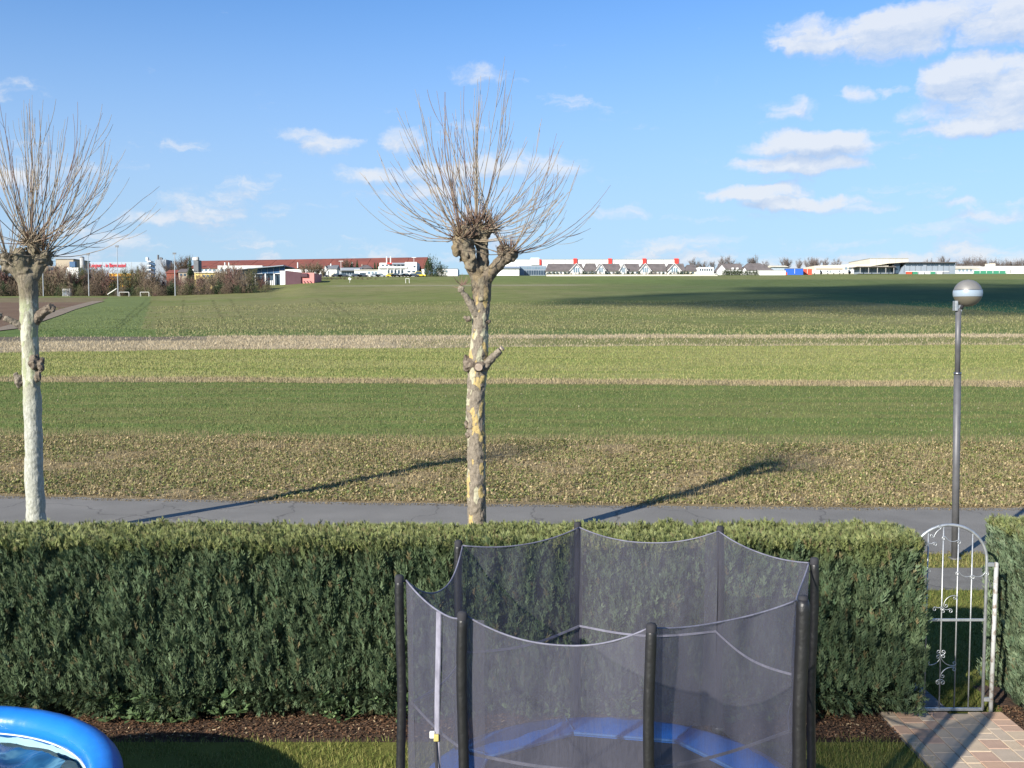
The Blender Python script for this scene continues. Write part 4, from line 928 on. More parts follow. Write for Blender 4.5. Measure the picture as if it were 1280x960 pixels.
# middle tree
M['bark_dark'] = mat('dark_knot_bark', (.2, .165, .125), .9, (.085, .066, .05), 14, 7, .012, 50, mixlo=.4, mixhi=.6)
M['bark_grey'] = mat('grey_stub_bark', (.25, .215, .165), .9, (.13, .11, .085), 14, 7, .01, 50, mixlo=.4, mixhi=.6)
def stub(parent, y, k, path, blobs_, m, seed):
    def b(bm):
        if path: limb(bm, [T(a, b_, y, e) for a, b_, _, e in path], [c * k for _, _, c, _ in path], seed, 14, .2)
        for px, row, r_, dy, sq in blobs_: blob(bm, T(px, row, y, dy), r_ * k, sq, px * .31, 3, .5)
    organic('branch_stub' if path else 'burr', b, m, parent, .013, .03, .06)
mt_ = thing('plane_tree', 'pollarded plane tree with mottled ochre bark in the middle behind the hedge', 'tree', T(596, 692))
def b_mid(bm):
    tr_ = [(596, 697, 17), (596, 685, 15), (596, 650, 13.5), (596, 600, 13.2), (596, 560, 13), (594, 520, 13), (594, 500, 13), (597, 470, 13), (597, 455, 14), (599, 430, 12), (600, 400, 12), (602, 375, 12.5), (602, 355, 13), (600, 343, 13)]
    limb(bm, [T(a, b) for a, b, _ in tr_], [c * K for _, _, c in tr_], 1, 20)
    for path, s in ((((600, 352, 10, 0), (590, 332, 9.5, -.05), (582, 312, 10, -.1), (578, 298, 11, -.1)), 2), (((603, 345, 9, 0), (603, 325, 9, .1), (603, 305, 9, .12), (598, 292, 12, .1)), 3), (((605, 352, 9, 0), (615, 338, 8.5, -.05), (627, 327, 9, -.1), (634, 320, 10, -.1)), 4),
                    ):
        limb(bm, [T(a, b, dy=e) for a, b, _, e in path], [c * K for _, _, c, _ in path], s, 14, .16)
    for px, row, r_, dy, sq in ((578, 300, 13, -.1, (1, 1, 1.05)), (584, 290, 11, -.12, (1, 1, .8)), (598, 290, 13, .08, (1.3, 1.1, .8)), (607, 286, 10, .05, (1.2, 1, .8)), (635, 320, 11, -.1, (1.15, 1, .9)), (628, 314, 8, -.1, (1, 1, 1)), (572, 312, 8, -.14, (1, 1, 1.2)), (588, 334, 7, -.15, (1, .8, 1)),
                                (594, 513, 8, -.08, (1, .9, 1)), (590, 530, 6, -.08, (1, 1, 1.8)), (603, 372, 8, -.12, (1, .8, 1))):
        blob(bm, T(px, row, dy=dy), r_ * K, sq, px * .37)
    q_ = random.Random(4)
    for cx_, cr_, dd, sp in ((580, 300, -.1, 13), (600, 290, .07, 16), (634, 319, -.1, 10), (585, 320, -.12, 9)):
        for _ in range(9): blob(bm, T(cx_ + q_.uniform(-1, 1) * sp, cr_ + q_.uniform(-.8, .8) * sp, dy=dd + q_.uniform(-.12, .1)), q_.uniform(2.5, 4.8) * K, (1, 1, q_.uniform(.8, 1.6)), q_.random() * 9, 2, .5)
organic('trunk', b_mid, M['bark_plane'], mt_, .015, .04, .07)
stub(mt_, 17.5, K, ((600, 398, 7, -.05), (591, 384, 5.5, -.12), (584, 372, 4.5, -.15), (577, 364, 3.5, -.2)), [(577, 362, 4.6, -.2, (.9, .8, 1))], M['bark_grey'], 5)
stub(mt_, 17.5, K, ((600, 465, 9, 0), (608, 455, 7.5, -.05), (616, 446, 5.5, -.09), (623, 439, 4.8, -.12), (627, 437, 4.4, -.12)), [], M['bark_grey'], 6)
stub(mt_, 17.5, K, None, [(588, 456, 9, -.06, (1, 1, 1.1)), (583, 452, 6, -.05, (.8, 1, 1.5)), (582, 459, 4, -.08, (.8, 1, 1.3)), (599, 458, 9, -.12, (1, .8, 1))], M['bark_dark'], 7)
stub(mt_, 17.5, K, None, [(586, 399, 4, -.1, (1.2, 1, 1)), (582, 397, 2.6, -.12, (1.2, 1, 1))], M['bark_dark'], 8); stub(mt_, 17.5, K, None, [(609, 402, 4.5, -.05, (1, 1, .8))], M['bark_dark'], 9); stub(mt_, 17.5, K, None, [(586, 543, 4.5, -.08, (1, 1, 1)), (584, 530, 3.5, -.08, (1, 1, 1.6))], M['bark_dark'], 10)
for a, b, r_, e, dr in ((599, 458, 5.2, -.26, (.1, -1, -.1)), (627, 436, 3.6, -.13, (.6, -.35, .7))):
    p = T(a, b, dy=e); d = Vector(dr).normalized(); MB().tube([p, p + d * .03], [r_ * K, r_ * K * .97], 14).build('cut_branch_end', mat('cut_wood', (.42, .34, .27), .9, (.28, .22, .17), 20, 6), mt_)
# dense twiggy tangle on the heads
def tangle(parent, c, rx, n, seed, m):
    r = random.Random(seed); mb = MB()
    for q in range(n):
        a = r.uniform(0, 6.28); e = r.uniform(-.5, 1.4); d = Vector((math.cos(a) * math.cos(e), math.sin(a) * math.cos(e), math.sin(e))); p = c + Vector((d.x * rx, d.y * rx, d.z * rx * .6))
        l = r.uniform(.06, .22); t = (d + Vector((r.uniform(-.9, .9), r.uniform(-.9, .9), r.uniform(-.3, .9)))).normalized(); mb.tube([p - d * .03, p + t * l * .5, p + (t + Vector((0, 0, .3))) * l], [.008, .006, .003], 4)
    o = mb.build('twig_tangle', m, parent); o['kind'] = 'stuff'
tangle(mt_, T(600, 283, dy=.02), .26, 260, 5, twm[2]); tangle(mt_, T(636, 316, dy=-.1), .13, 90, 6, twm[2]); tangle(mt_, T(576, 298, dy=-.1), .16, 110, 7, twm[2]); tangle(mt_, T(578, 357, dy=-.2), .03, 16, 8, twm[2])
c0 = T(597, 288)
def env_mid(d): return 2.65 * abs(d.z) ** 1.5 + 1.9 * (1 - abs(d.z) ** 1.5) + .1 * max(0, d.x) * (1 - d.z)
shoots(mt_, [(c0.x - .02, c0.y + .05, c0.z, .2, 50, 0), (T(578, 300).x, 17.4, T(578, 300).z, .17, 30, -.45), (T(636, 318).x, 17.4, T(636, 318).z, .13, 24, .5)], 3, env_mid)
# left tree
YL = 18.6; KL = 1 / F * 18.6 * .88
lt = thing('plane_tree', 'pollarded plane tree with smooth whitish trunk at the left edge behind the hedge', 'tree', T(46, 674, YL))
def b_left(bm):
    tr_ = [(47, 679, 17), (46, 666, 14.5), (45, 640, 12.8), (43, 600, 12.5), (42, 560, 12.2), (41, 520, 12), (40, 490, 12), (39, 465, 12), (38, 440, 11.5), (37, 415, 11.5), (37, 395, 13), (36, 375, 12), (35, 355, 13), (34, 343, 14)]
    limb(bm, [T(a, b, YL) for a, b, _ in tr_], [c * KL for _, _, c in tr_], 11, 20, .08)
    for path, s in ((((30, 352, 8, 0), (24, 340, 8, -.08), (17, 332, 8, -.1)), 12), (((34, 350, 9, 0), (30, 330, 9, -.1), (28, 318, 9, -.12)), 13), (((38, 350, 9, 0), (42, 330, 10, .06), (40, 310, 10, .08)), 14), (((40, 350, 9, 0), (47, 332, 9, .05), (52, 322, 8, .1)), 15),
                    ):
        limb(bm, [T(a, b, YL, e) for a, b, _, e in path], [c * KL for _, _, c, _ in path], s, 14, .16)
    for px, row, r_, dy, sq in ((38, 300, 10, .05, (1, 1, .8)), (44, 306, 8, 0, (1, 1, 1)), (28, 320, 9, -.14, (.9, 1, 1.3)), (14, 326, 10, -.1, (1, 1, 1.1)), (12, 336, 7, -.1, (1, 1, 1)), (52, 324, 9, .08, (1.1, 1, 1.1)), (34, 338, 10, -.05, (1.1, 1, .9)),
                                (40, 475, 8, -.08, (.9, .8, 1.8))):
        blob(bm, T(px, row, YL, dy), r_ * KL, sq, px * .53)
    q_ = random.Random(6)
    for cx_, cr_, dd, sp in ((38, 305, .05, 11), (28, 320, -.12, 9), (14, 328, -.1, 10), (52, 323, .08, 8)):
        for _ in range(8): blob(bm, T(cx_ + q_.uniform(-1, 1) * sp, cr_ + q_.uniform(-.8, .8) * sp, YL, dd + q_.uniform(-.12, .1)), q_.uniform(2.5, 4.8) * KL, (1, 1, q_.uniform(.8, 1.6)), q_.random() * 9, 2, .5)
organic('trunk', b_left, M['bark_pale'], lt, .015, .018, .08)
stub(lt, YL, KL, ((40, 404, 9, 0), (48, 397, 7.5, -.03), (57, 390, 6.2, -.06), (65, 385, 6.5, -.08)), [(66, 385, 6.5, -.08, (1, 1, .9))], M['bark_dark'], 16)
stub(lt, YL, KL, ((34, 412, 8, -.02), (26, 405, 5.5, -.1), (17, 400, 4.5, -.15), (9, 396, 4, -.2)), [(6, 395, 5, -.2, (.8, 1, 1.1))], M['bark_grey'], 17)
stub(lt, YL, KL, None, [(46, 452, 8, -.1, (1, 1, 1.3)), (53, 458, 5.5, -.08, (1, 1, 1.5)), (50, 470, 4.5, -.08, (1, 1, 2)), (56, 450, 3, -.1, (1, 1, 1.6))], M['bark_dark'], 18); stub(lt, YL, KL, None, [(26, 476, 6.5, -.06, (1, 1, 1.3)), (22, 469, 3.5, -.06, (1, 1, 1.3))], M['bark_grey'], 19)
tangle(lt, T(40, 305, YL, .05), .16, 160, 15, twm[0]); tangle(lt, T(14, 326, YL, -.1), .14, 90, 16, twm[1]); tangle(lt, T(52, 322, YL, .08), .1, 60, 17, twm[1])
c1 = T(38, 304, YL); c2 = T(14, 326, YL); c3 = T(52, 320, YL)
def env_l(d): return (2.9 * abs(d.z) ** 1.5 + 2.15 * (1 - abs(d.z) ** 1.5)) * (1 + .08 * max(0, d.x))
shoots(lt, [(c1.x, YL, c1.z, .15, 48, .1), (c2.x, YL - .1, c2.z, .14, 24, -.4), (c3.x, YL + .05, c3.z, .13, 30, .5)], 9, env_l)

# ------------------------------------------------------------------ far buildings
def Z(row, y): return spot(640, row, y).z
def Xw(px, y, row=340): return spot(px, row, y).x
def bldg(name, label, cat, px0, px1, row0, y, dep, mt, part='wall', group=None, rowb=None):
    """thing with one main box; returns the thing and its frame of reference"""
    x0, x1 = Xw(px0, y), Xw(px1, y); xb = (x0 + x1) / 2; zb = tz1(xb, y); t = thing(name, label, cat, (xb, y, zb), group)
    MB().box(x0, x1, y, y + dep, min(zb, tz1(x0, y), tz1(x1, y)) - .6, Z(row0, y)).build(part, mt, t)
    return t
GB = 0
def gb(px, y): return tz1(Xw(px, y), y) - 1.0
def pbox(t, part, px0, px1, r0, r1, y, dep, mt, n=None):
    o = MB().box(Xw(px0, y), Xw(px1, y), y, y + dep, Z(r1, y), Z(r0, y)).build(part, mt, t); return o
def windows(t, px0, px1, n, r0, r1, y, mt='glass', fill=.62, part='window'):
    st = (px1 - px0) / n
    for i in range(n): pbox(t, part, px0 + st * (i + .5 - fill / 2), px0 + st * (i + .5 + fill / 2), r0, r1, y - .12, .115, M[mt])
def slope_roof(t, part, px0, px1, re, rr, y, dep, mt, over=.4, ridge=.5, pxr0=None, pxr1=None):
    """pitched roof: eaves at picture row re, ridge at rr, ridge parallel to the front"""
    x0, x1 = Xw(px0, y) - over, Xw(px1, y) + over; ze = Z(re, y); yr = y + dep * ridge; zr = Z(rr, yr); a = Xw(pxr0, yr) if pxr0 else x0; b = Xw(pxr1, yr) if pxr1 else x1
    v = [(x0, y - over, ze), (x1, y - over, ze), (x1, y + dep + over, ze), (x0, y + dep + over, ze), (a, yr, zr), (b, yr, zr)]
    v2 = [(p[0], p[1], p[2] - .22) for p in v[:4]]
    return MB().add(v + v2, [(0, 1, 5, 4), (1, 2, 5), (2, 3, 4, 5), (3, 0, 4), (9, 8, 7, 6)[::1], (6, 7, 1, 0), (7, 8, 2, 1), (8, 9, 3, 2), (9, 6, 0, 3)]).build(part, mt, t)
def gable_front(t, part, px0, px1, re, rr, y, dep, mt, wall, over=.5):
    """wing whose gable faces us: wall pentagon and two roof planes"""
    x0, x1 = Xw(px0, y), Xw(px1, y); xm = (x0 + x1) / 2; ze, zr = Z(re, y), Z(rr, y); zb = tz1(xm, y) - .5
    MB().prism([(x0, zb), (x1, zb), (x1, ze), (xm, zr - .15), (x0, ze)], y, y + dep).build('gable_wall', wall, t)
    s = (zr - ze) / (xm - x0)
    for sx in (-1, 1):
        xe = xm + sx * (x1 - xm + over); zz = ze - s * over
        MB().prism([(xm, zr - .02), (xe, zz - .02), (xe, zz + .1), (xm, zr + .1)], y + .06, y + dep).build(part, mt, t)

# long red roofed warehouse (behind everything on the left half)
y = 700; t = thing('warehouse', 'very long low warehouse with rusty red roof stretching along the horizon on the left', 'warehouse', (Xw(390, y), y, gb(390, y)))
xa, xb = Xw(236, y), Xw(531, y)
MB().box(xa, xb, y, y + 60, gb(390, y) - 3, Z(334.5, y)).build('wall', M['white_wall'], t)
for i in range(12):
    u0, u1 = i / 12, (i + 1) / 12; X0, X1 = xa + (xb - xa) * u0, xa + (xb - xa) * u1 - .25
    e0, e1 = Z(334.6, y), Z(334.6, y); r0, r1 = Z(326 - 4.6 * u0, y + 30), Z(326 - 4.6 * u1, y + 30)
    MB().add([(X0, y - 1, e0), (X1, y - 1, e1), (X1, y + 30, r1), (X0, y + 30, r0), (X1, y + 61, e1), (X0, y + 61, e0), (X0, y - 1, e0 - .6), (X1, y - 1, e1 - .6)],
             [(0, 1, 2, 3), (3, 2, 4, 5), (6, 7, 1, 0)]).build('roof_panel', M['red_tile'], t)
for px in (247, 281, 286, 372, 440): pbox(t, 'roof_vent', px - .5, px + .5, 327 if px < 260 else 328, 335, y - 2, 1.5, M['white_wall'])
windows(t, 250, 330, 16, 336.5, 339, y, 'glass_pale')
# white halls in front of it
t = bldg('hall', 'long flat white hall with a blue grey front half hidden by the brown shrubs', 'building', 272, 328, 332, 560, 30, M['white_wall'])
windows(t, 274, 327, 9, 336, 340, 560, 'glass_pale')
t = bldg('hall', 'pale blue grey hall with red lettering along its top edge', 'building', 78, 186, 327.5, 600, 40, M['pale_hall'])
for i in range(9): pbox(t, 'cladding_seam', 80 + i * 12, 80.3 + i * 12, 328, 345, 599.9, .09, M['concrete'])
cu = bpy.data.curves.new('lettering', 'FONT'); cu.body = 'Langner - in Bernkastel'; cu.size = 3.4; cu.extrude = .12; cu.align_x = 'LEFT'
_tmp = bpy.data.objects.new('tmp', cu); lt_o = bpy.data.objects.new('lettering', bpy.data.meshes.new_from_object(_tmp)); bpy.data.objects.remove(_tmp); C.objects.link(lt_o); lt_o.parent = t; L = LOC[t.name]
lt_o.location = (Xw(112, 600) - L.x, -.35, Z(334.0, 600) - L.z); lt_o.rotation_euler = (math.pi / 2, 0, 0); lt_o.data.materials.clear(); lt_o.data.materials.append(M['red_text'])
bpy.context.view_layer.update(); wdt = lt_o.dimensions.x
lt_o.scale = ((Xw(157, 600) - Xw(112, 600)) / max(wdt, .1),) + (1.0,) * 2
t = bldg('office_block', 'tan and grey stepped block showing between the left tree and its shoots', 'building', 70, 92, 324, 520, 20, M['tan_wall'])
pbox(t, 'annex', 54, 70, 333, 345, 519, 14, M['tan_wall']); pbox(t, 'dark_corner', 87, 94, 327, 334, 518.6, 2, M['blue_roof']); pbox(t, 'flat_roof', 69.5, 92.5, 323.4, 324.2, 519.6, 20.6, M['grey_roof']); pbox(t, 'window_strip', 60, 69, 334, 338, 518.8, .18, M['glass'])
t = bldg('hall', 'small white hall next to the tan stepped block behind the shrubs', 'building', 82, 98, 334.5, 470, 14, M['white_wall'])
t = thing('silo', 'slim pale concrete silo beside the red lettered hall', 'silo', (Xw(103, 480), 480, gb(103, 480))); MB().tube([(Xw(103, 480), 480, gb(103, 480)), (Xw(103, 480), 480, Z(322, 480))], 1.0, 14).build('shaft', M['concrete'], t, True); MB().tube([(Xw(103, 480), 480, Z(322, 480)), (Xw(103, 480), 480, Z(320.6, 480))], [1.15, .5], 14).build('cap', M['grey_roof'], t)
t = bldg('market_hall', 'bright yellow orange box building half behind the shrubs', 'building', 136, 163.5, 342, 420, 16, M['orange_wall'])
pbox(t, 'roof_edge', 135.5, 164, 341.6, 342.2, 419.6, 17, M['yellow_wall']); pbox(t, 'window_strip', 140, 162, 345.5, 347, 419.8, .18, M['glass'])
# stair tower
y = 450; t = bldg('stair_tower', 'blue grey clad tower with an open zigzag stair on its left side', 'tower', 194, 208, 324.5, y, 8, M['metal_clad'])
for i in range(7): pbox(t, 'cladding_panel', 194.1 + i * 1.98, 194.1 + i * 1.98 + 1.86, 324.8, 352, y - .1, .095, M['metal_clad'])
for i in range(5):
    r = 326 + i * 5.2; pbox(t, 'landing', 184, 188.5, r, r + 1.5, y - .6, 4, M['white_wall']); pbox(t, 'landing_rail', 184, 188.5, r - 1.4, r - 1, y - .7, .1, M['grey_paint'])
    a, b = (Xw(187, y), Z(r + 1.5, y)), (Xw(194.2, y), Z(r + 4.4, y)); MB().prism([a, b, (b[0], b[1] - .5), (a[0], a[1] - .5)], y - .5, y + 1.5).build('stair_flight', M['blue_roof'], t)
MB().tube([(Xw(188, y), y, gb(188, y)), (Xw(188, y), y, Z(325, y))], .14, 6).build('post', M['grey_paint'], t)
pbox(t, 'tank', 182.5, 184.8, 321.5, 326, y, 2, M['white_wall'])
for px, r in ((197.5, 318.5), (200.6, 321.5), (202.2, 322)): pbox(t, 'roof_unit', px - .7, px + .7, r, 324.6, y + 1, 1.2, M['grey_paint'])
t = bldg('tower', 'slim grey white tower standing directly behind the dark conifer', 'tower', 242, 248, 325, 460, 5, M['grey_roof']); pbox(t, 'top_box', 241, 246, 321.6, 325, 460.1, 4, M['white_wall']); pbox(t, 'antenna_box', 245.3, 247.6, 321, 324.9, 459.5, 1.4, M['concrete'])
t = bldg('cottage', 'small brown brick house left of the dark conifer', 'house', 208, 220, 341, 430, 9, M['red_tile']); slope_roof(t, 'roof', 208, 220, 341, 337.5, 430, 9, M['red_tile'])
t = bldg('cottage', 'brick and white house directly left of the conifer', 'house', 223, 234, 340, 425, 9, M['tan_wall']); slope_roof(t, 'roof', 223, 234, 340, 336, 425, 9, M['dark_roof']); windows(t, 224, 233, 2, 342, 345, 425)
t = bldg('pavilion', 'flat roofed pale yellow building among the brown shrubs', 'building', 243, 273, 341, 335, 12, M['yellow_wall'])
pbox(t, 'recess', 245, 272, 348.5, 354, 334.8, .19, M['tan_wall']); pbox(t, 'roof_edge', 242.5, 273.5, 340.4, 341.1, 334.5, 13, M['cream_wall']); windows(t, 252, 272, 4, 343.5, 346.5, 335, 'glass_pale')
# glass fronted hall with slanted blue roof
y = 345; t = thing('sports_hall', 'glass fronted hall with slanted blue roof and white columns', 'building', (Xw(330, y), y, gb(330, y)))
x0, x1 = Xw(292, y), Xw(355, y); zb = min(gb(300, y), gb(355, y))
MB().box(x0, x1, y + 1.6, y + 14, zb, Z(342, y)).build('glass_front', M['glass'], t)
MB().prism([(x0, Z(337.4, y)), (x1 + .3, Z(331.6, y)), (x1 + .3, Z(332.6, y)), (x0, Z(338.2, y))], y - 2, y + 16).build('roof', M['metal_clad'], t)
MB().prism([(x0, Z(338.2, y)), (x1, Z(332.7, y)), (x1, Z(341, y)), (x0, Z(342.4, y))], y + .4, y + 1.4).build('fascia', M['blue_roof'], t)
for i in range(8): pbox(t, 'mullion', 296 + i * 7.6, 296.5 + i * 7.6, 333.8 + (7 - i) * .72, 342, y + .3, .09, M['metal_clad'])
for px in (319, 331.5, 342.5): pbox(t, 'column', px - .7, px + .7, 342, 357.5, y + .2, .5, M['white_wall'])
pbox(t, 'side_wall', 350, 356.4, 338.5, 357, y - .4, 2, M['white_wall'])
for i in range(5): pbox(t, 'door', 333.5 + i * 2.1, 334.6 + i * 2.1, 350.5, 357, y + 1.4, .15, M['white_wall'])
# pink building
y = 340; t = thing('annex_building', 'pink block building with shade painted on its mauve part right of the glass hall', 'building', (Xw(375, y), y, gb(375, y)))
zq = gb(357, y) - .5
a = [(Xw(357, y), zq), (Xw(376, y), zq), (Xw(376, y), Z(340.5, y)), (Xw(357, y), Z(338.2, y))]
MB().prism(a, y, y + 12).build('shaded_mauve_block', M['mauve_shade'], t)  # left part of the pink building, its shade painted as dark mauve
MB().box(Xw(373.5, y + .6), Xw(392.5, y + .6), y + .6, y + 14, zq, Z(341, y)).build('pink_block', M['pink_wall'], t)
pbox(t, 'shade_canopy', 376.2, 384, 341.5, 346, y - .2, .7, M['mauve_shade'])
for i in range(4):
    p0 = (Xw(374.5 + i * 4, y), Z(351.5 - .4, y)); p1 = (Xw(378 + i * 4, y), Z(356, y)); MB().prism([p0, (p0[0] + .35, p0[1]), (p1[0] + .35, p1[1]), p1], y + .3, y + .55).build('stripe', M['mauve_shade'], t)
pbox(t, 'flue', 381.5, 383, 336.5, 341, y + 4, .4, M['concrete'])
# small white house etc.
y = 400; t = thing('house', 'small white house with grey roof standing left of the low sheds', 'house', (Xw(412, y), y, tz1(Xw(412, y), y)))
gable_front(t, 'roof', 403, 410, 339, 332, y, 8, M['grey_roof'], M['white_wall'], .3)
MB().box(Xw(409.5, y), Xw(420.5, y), y + .4, y + 7.5, gb(412, y), Z(336, y)).build('wall', M['white_wall'], t); slope_roof(t, 'roof', 409, 420.5, 335.6, 331.4, y + .4, 7, M['grey_roof'])
pbox(t, 'chimney', 413, 414, 329.5, 333, y + 3, .5, M['white_wall']); pbox(t, 'garage_door', 411.5, 418, 339.5, 345.6, y + .25, .14, M['cream_wall']); windows(t, 404.5, 408.5, 1, 340, 342.5, y)
t = bldg('shed', 'long blue grey low shed between two white houses', 'shed', 425, 450, 335.3, 430, 10, M['metal_clad']); slope_roof(t, 'roof', 425, 450, 338.2, 334.3, 429, 11, M['grey_roof']); windows(t, 427, 449, 7, 339.5, 343, 430)
t = bldg('house', 'low white house with dark hipped roof behind the flat white wing', 'house', 452, 463, 335, 440, 9, M['white_wall']); slope_roof(t, 'roof', 450, 464, 335, 331.2, 439.5, 10, M['dark_roof'], pxr0=454, pxr1=460); pbox(t, 'chimney', 452, 453, 330.3, 334, 443, .5, M['tan_wall'])
# white office building with red canopy
y = 400; t = bldg('office_building', 'white two storey building with red canopy and twin white chimneys', 'building', 473, 506, 333.5, y, 14, M['white_wall'])
pbox(t, 'upper_storey', 474.5, 506, 328.5, 333.6, y + 1.5, 11, M['white_wall']); pbox(t, 'right_wing', 506.2, 521, 327.6, 346.5, y - .5, 13, M['white_wall']); pbox(t, 'parapet', 473, 509, 333.2, 335.3, y - .9, .8, M['white_wall'])
pbox(t, 'red_canopy', 483.5, 491.5, 328.4, 329.8, y + .2, 1.2, M['red_panel']); pbox(t, 'roof_overhang', 490, 509, 328.5, 330.3, y - .1, 1.4, M['metal_clad'])
windows(t, 476, 506, 6, 330.6, 332.4, y + 1.5, 'glass'); windows(t, 483, 505, 5, 337.5, 344.8, y, 'glass', .6); windows(t, 516, 520, 1, 332.2, 334.2, y - .5); windows(t, 508, 520, 2, 338.5, 340.5, y - .5)
for px in (483.3, 488.2): pbox(t, 'chimney', px - .55, px + .55, 320.8, 329, y + 5, .5, M['white_wall'])
for px in (484.5, 492.7, 501): pbox(t, 'column', px - .25, px + .25, 335.3, 345.6, y - .8, .2, M['white_wall'])
t = bldg('office_wing', 'flat single storey white wing left of the building with red canopy', 'building', 443, 473, 337.4, 401, 10, M['white_wall'])
pbox(t, 'carport_opening', 449.5, 457, 341, 345.8, 400.8, .19, M['glass']); windows(t, 459, 472, 3, 339.3, 342.5, 401, 'glass_pale'); pbox(t, 'roof_edge', 442.6, 473, 337, 337.7, 400.6, 10, M['cream_wall'])
# white low halls mid
t = bldg('hall', 'low bright white hall seen left of the middle tree trunk', 'building', 546, 572, 336, 430, 14, M['white_wall']); windows(t, 548, 560, 3, 338, 340, 430, 'glass_pale'); pbox(t, 'roof_edge', 545.5, 572, 335.5, 336, 429.7, 14, M['metal_clad'])
t = bldg('hall', 'bright white windowless hall right behind the trunk of the middle tree', 'building', 598, 649, 335, 470, 20, M['white_wall']); slope_roof(t, 'roof', 598, 649, 335, 333, 469.5, 20, M['metal_clad'])
for i in range(6): pbox(t, 'panel_joint', 604 + i * 8, 604.2 + i * 8, 335.5, 343, 469.9, .09, M['concrete'])
t = bldg('showroom', 'grey glazed flat building beside the white hall', 'building', 649.3, 683, 332, 480, 16, M['metal_clad']); windows(t, 655, 682, 9, 338, 343.5, 480, 'glass', .8); windows(t, 650, 682, 9, 333.5, 336.5, 480, 'glass_pale', .8)
# white warehouse with red towers
y = 700; t = bldg('warehouse', 'long white flat warehouse carrying four red tower blocks', 'warehouse', 620, 849, 324.2, y, 60, M['white_wall'])
for px, w_ in ((719, 4.6), (762.5, 4.4), (805.5, 4.4), (845.5, 5)): pbox(t, 'red_tower', px - w_ / 2, px + w_ / 2, 323, 331.5, y - 1, 3, M['red_panel'])
pbox(t, 'stair_block', 663.5, 674, 322.2, 331, y - .8, 12, M['white_wall']); pbox(t, 'red_strip', 674.3, 676.5, 324.5, 331, y - 1, 1, M['red_panel'])
for i in range(14): pbox(t, 'panel_joint', 630 + i * 15.3, 630.25 + i * 15.3, 324.6, 334, y - .1, .09, M['concrete'])
pbox(t, 'roof_edge', 620, 849, 323.9, 324.3, y - .3, 60, M['metal_clad'])
# row of bungalows
y = 420
def bungalow(label, px0, px1, gpx, gw, roofrow=329.5, mtr='dark_roof', wallm_='white_wall', dorm=0):
    t = thing('bungalow', label, 'house', (Xw((px0 + px1) / 2, y), y, tz1(Xw((px0 + px1) / 2, y), y)), 'white bungalows in a row below the warehouse')
    MB().box(Xw(px0, y), Xw(px1, y), y, y + 9, gb(px0, y), Z(338.5, y)).build('wall', M[wallm_], t)
    slope_roof(t, 'roof', px0, px1, 338.5, roofrow, y, 9, M[mtr], pxr0=px0 + 2, pxr1=px1 - 2)
    if gw:
        gable_front(t, 'roof', gpx - gw, gpx + gw, 338.5, 330.5, y - 2.5, 7, M[mtr], M[wallm_]); windows(t, gpx - gw * .55, gpx + gw * .55, 3, 334.5, 340.5, y - 2.5, 'glass_pale', .7)
        p = Xw(gpx, y - 2.8); MB().prism([(Xw(gpx - gw - 1, y - 3), Z(339.3, y)), (p, Z(330.1, y)), (p, Z(329.4, y)), (Xw(gpx - gw - 1, y - 3) - .3, Z(339.3, y))], y - 3.2, y - 3.0).build('verge_board', M['white_wall'], t)
        MB().prism([(Xw(gpx + gw + 1, y - 3), Z(339.3, y)), (p, Z(330.1, y)), (p, Z(329.4, y)), (Xw(gpx + gw + 1, y - 3) + .3, Z(339.3, y))], y - 3.2, y - 3.0).build('verge_board', M['white_wall'], t)
    windows(t, px0 + 1, px1 - 1, max(2, int((px1 - px0) / 5)), 340, 342, y, 'glass', .5); return t
bungalow('bungalow with a long brownish roof and a tall glazed white gable at its right end', 683, 729, 720.5, 7.5)
bungalow('bungalow with plain dark roof directly right of the tall glazed gable', 730, 746, 0, 0, 329.2)
bungalow('bungalow with white gable peak under the second red tower', 746.5, 776, 751, 5)
bungalow('bungalow with a small grey glazed gable midway in the row', 776.5, 800, 779, 4)
bungalow('bungalow with white gable peak under the third red tower', 800.5, 833, 806.5, 6.5)
bungalow('bungalow with white gable peak under the fourth red tower', 833.5, 856, 843, 7.5)
bungalow('last bungalow of the row with brown roof and a yellow tinted wall', 856.5, 870, 0, 0, 331, wallm_='cream_wall')
t = bldg('house', 'flat grey white house between the bungalow row and the steep gabled white house', 'house', 873, 892, 334, 470, 8, M['white_wall']); windows(t, 874, 891, 6, 336, 338.5, 470)
y = 480; t = thing('house', 'white house with steep white gable and long dark dormered roof', 'house', (Xw(912, y), y, gb(912, y))); gable_front(t, 'roof', 896, 908.5, 338.5, 331, y - 1, 9, M['dark_roof'], M['white_wall']); MB().box(Xw(905, y), Xw(927, y), y, y + 9, gb(912, y), Z(337.5, y)).build('wall', M['white_wall'], t)
slope_roof(t, 'roof', 901, 928, 338.6, 329.6, y + .5, 9, M['dark_roof'])
for px in (916.2, 922): pbox(t, 'dormer', px - 1.1, px + 1.1, 334.5, 336.8, y + .1, 2, M['white_wall'])
t = thing('house', 'house with dark hipped roof and white gable left of the blue container', 'house', (Xw(945, y), y, gb(945, y))); MB().box(Xw(929, y), Xw(962, y), y, y + 9, gb(945, y), Z(337.5, y)).build('wall', M['white_wall'], t); slope_roof(t, 'roof', 929, 966, 337.6, 329, y, 10, M['dark_roof'], pxr0=934, pxr1=950)
gable_front(t, 'roof', 928, 933.5, 338.5, 334.5, y - 1, 5, M['dark_roof'], M['white_wall'], .3)
t = bldg('garden_wall', 'long low white wall in front of the dark hipped roof house', 'wall', 947, 982, 338, 470, .5, M['white_wall']); pbox(t, 'coping', 946.7, 982.3, 337.7, 338.1, 469.8, .9, M['concrete'])
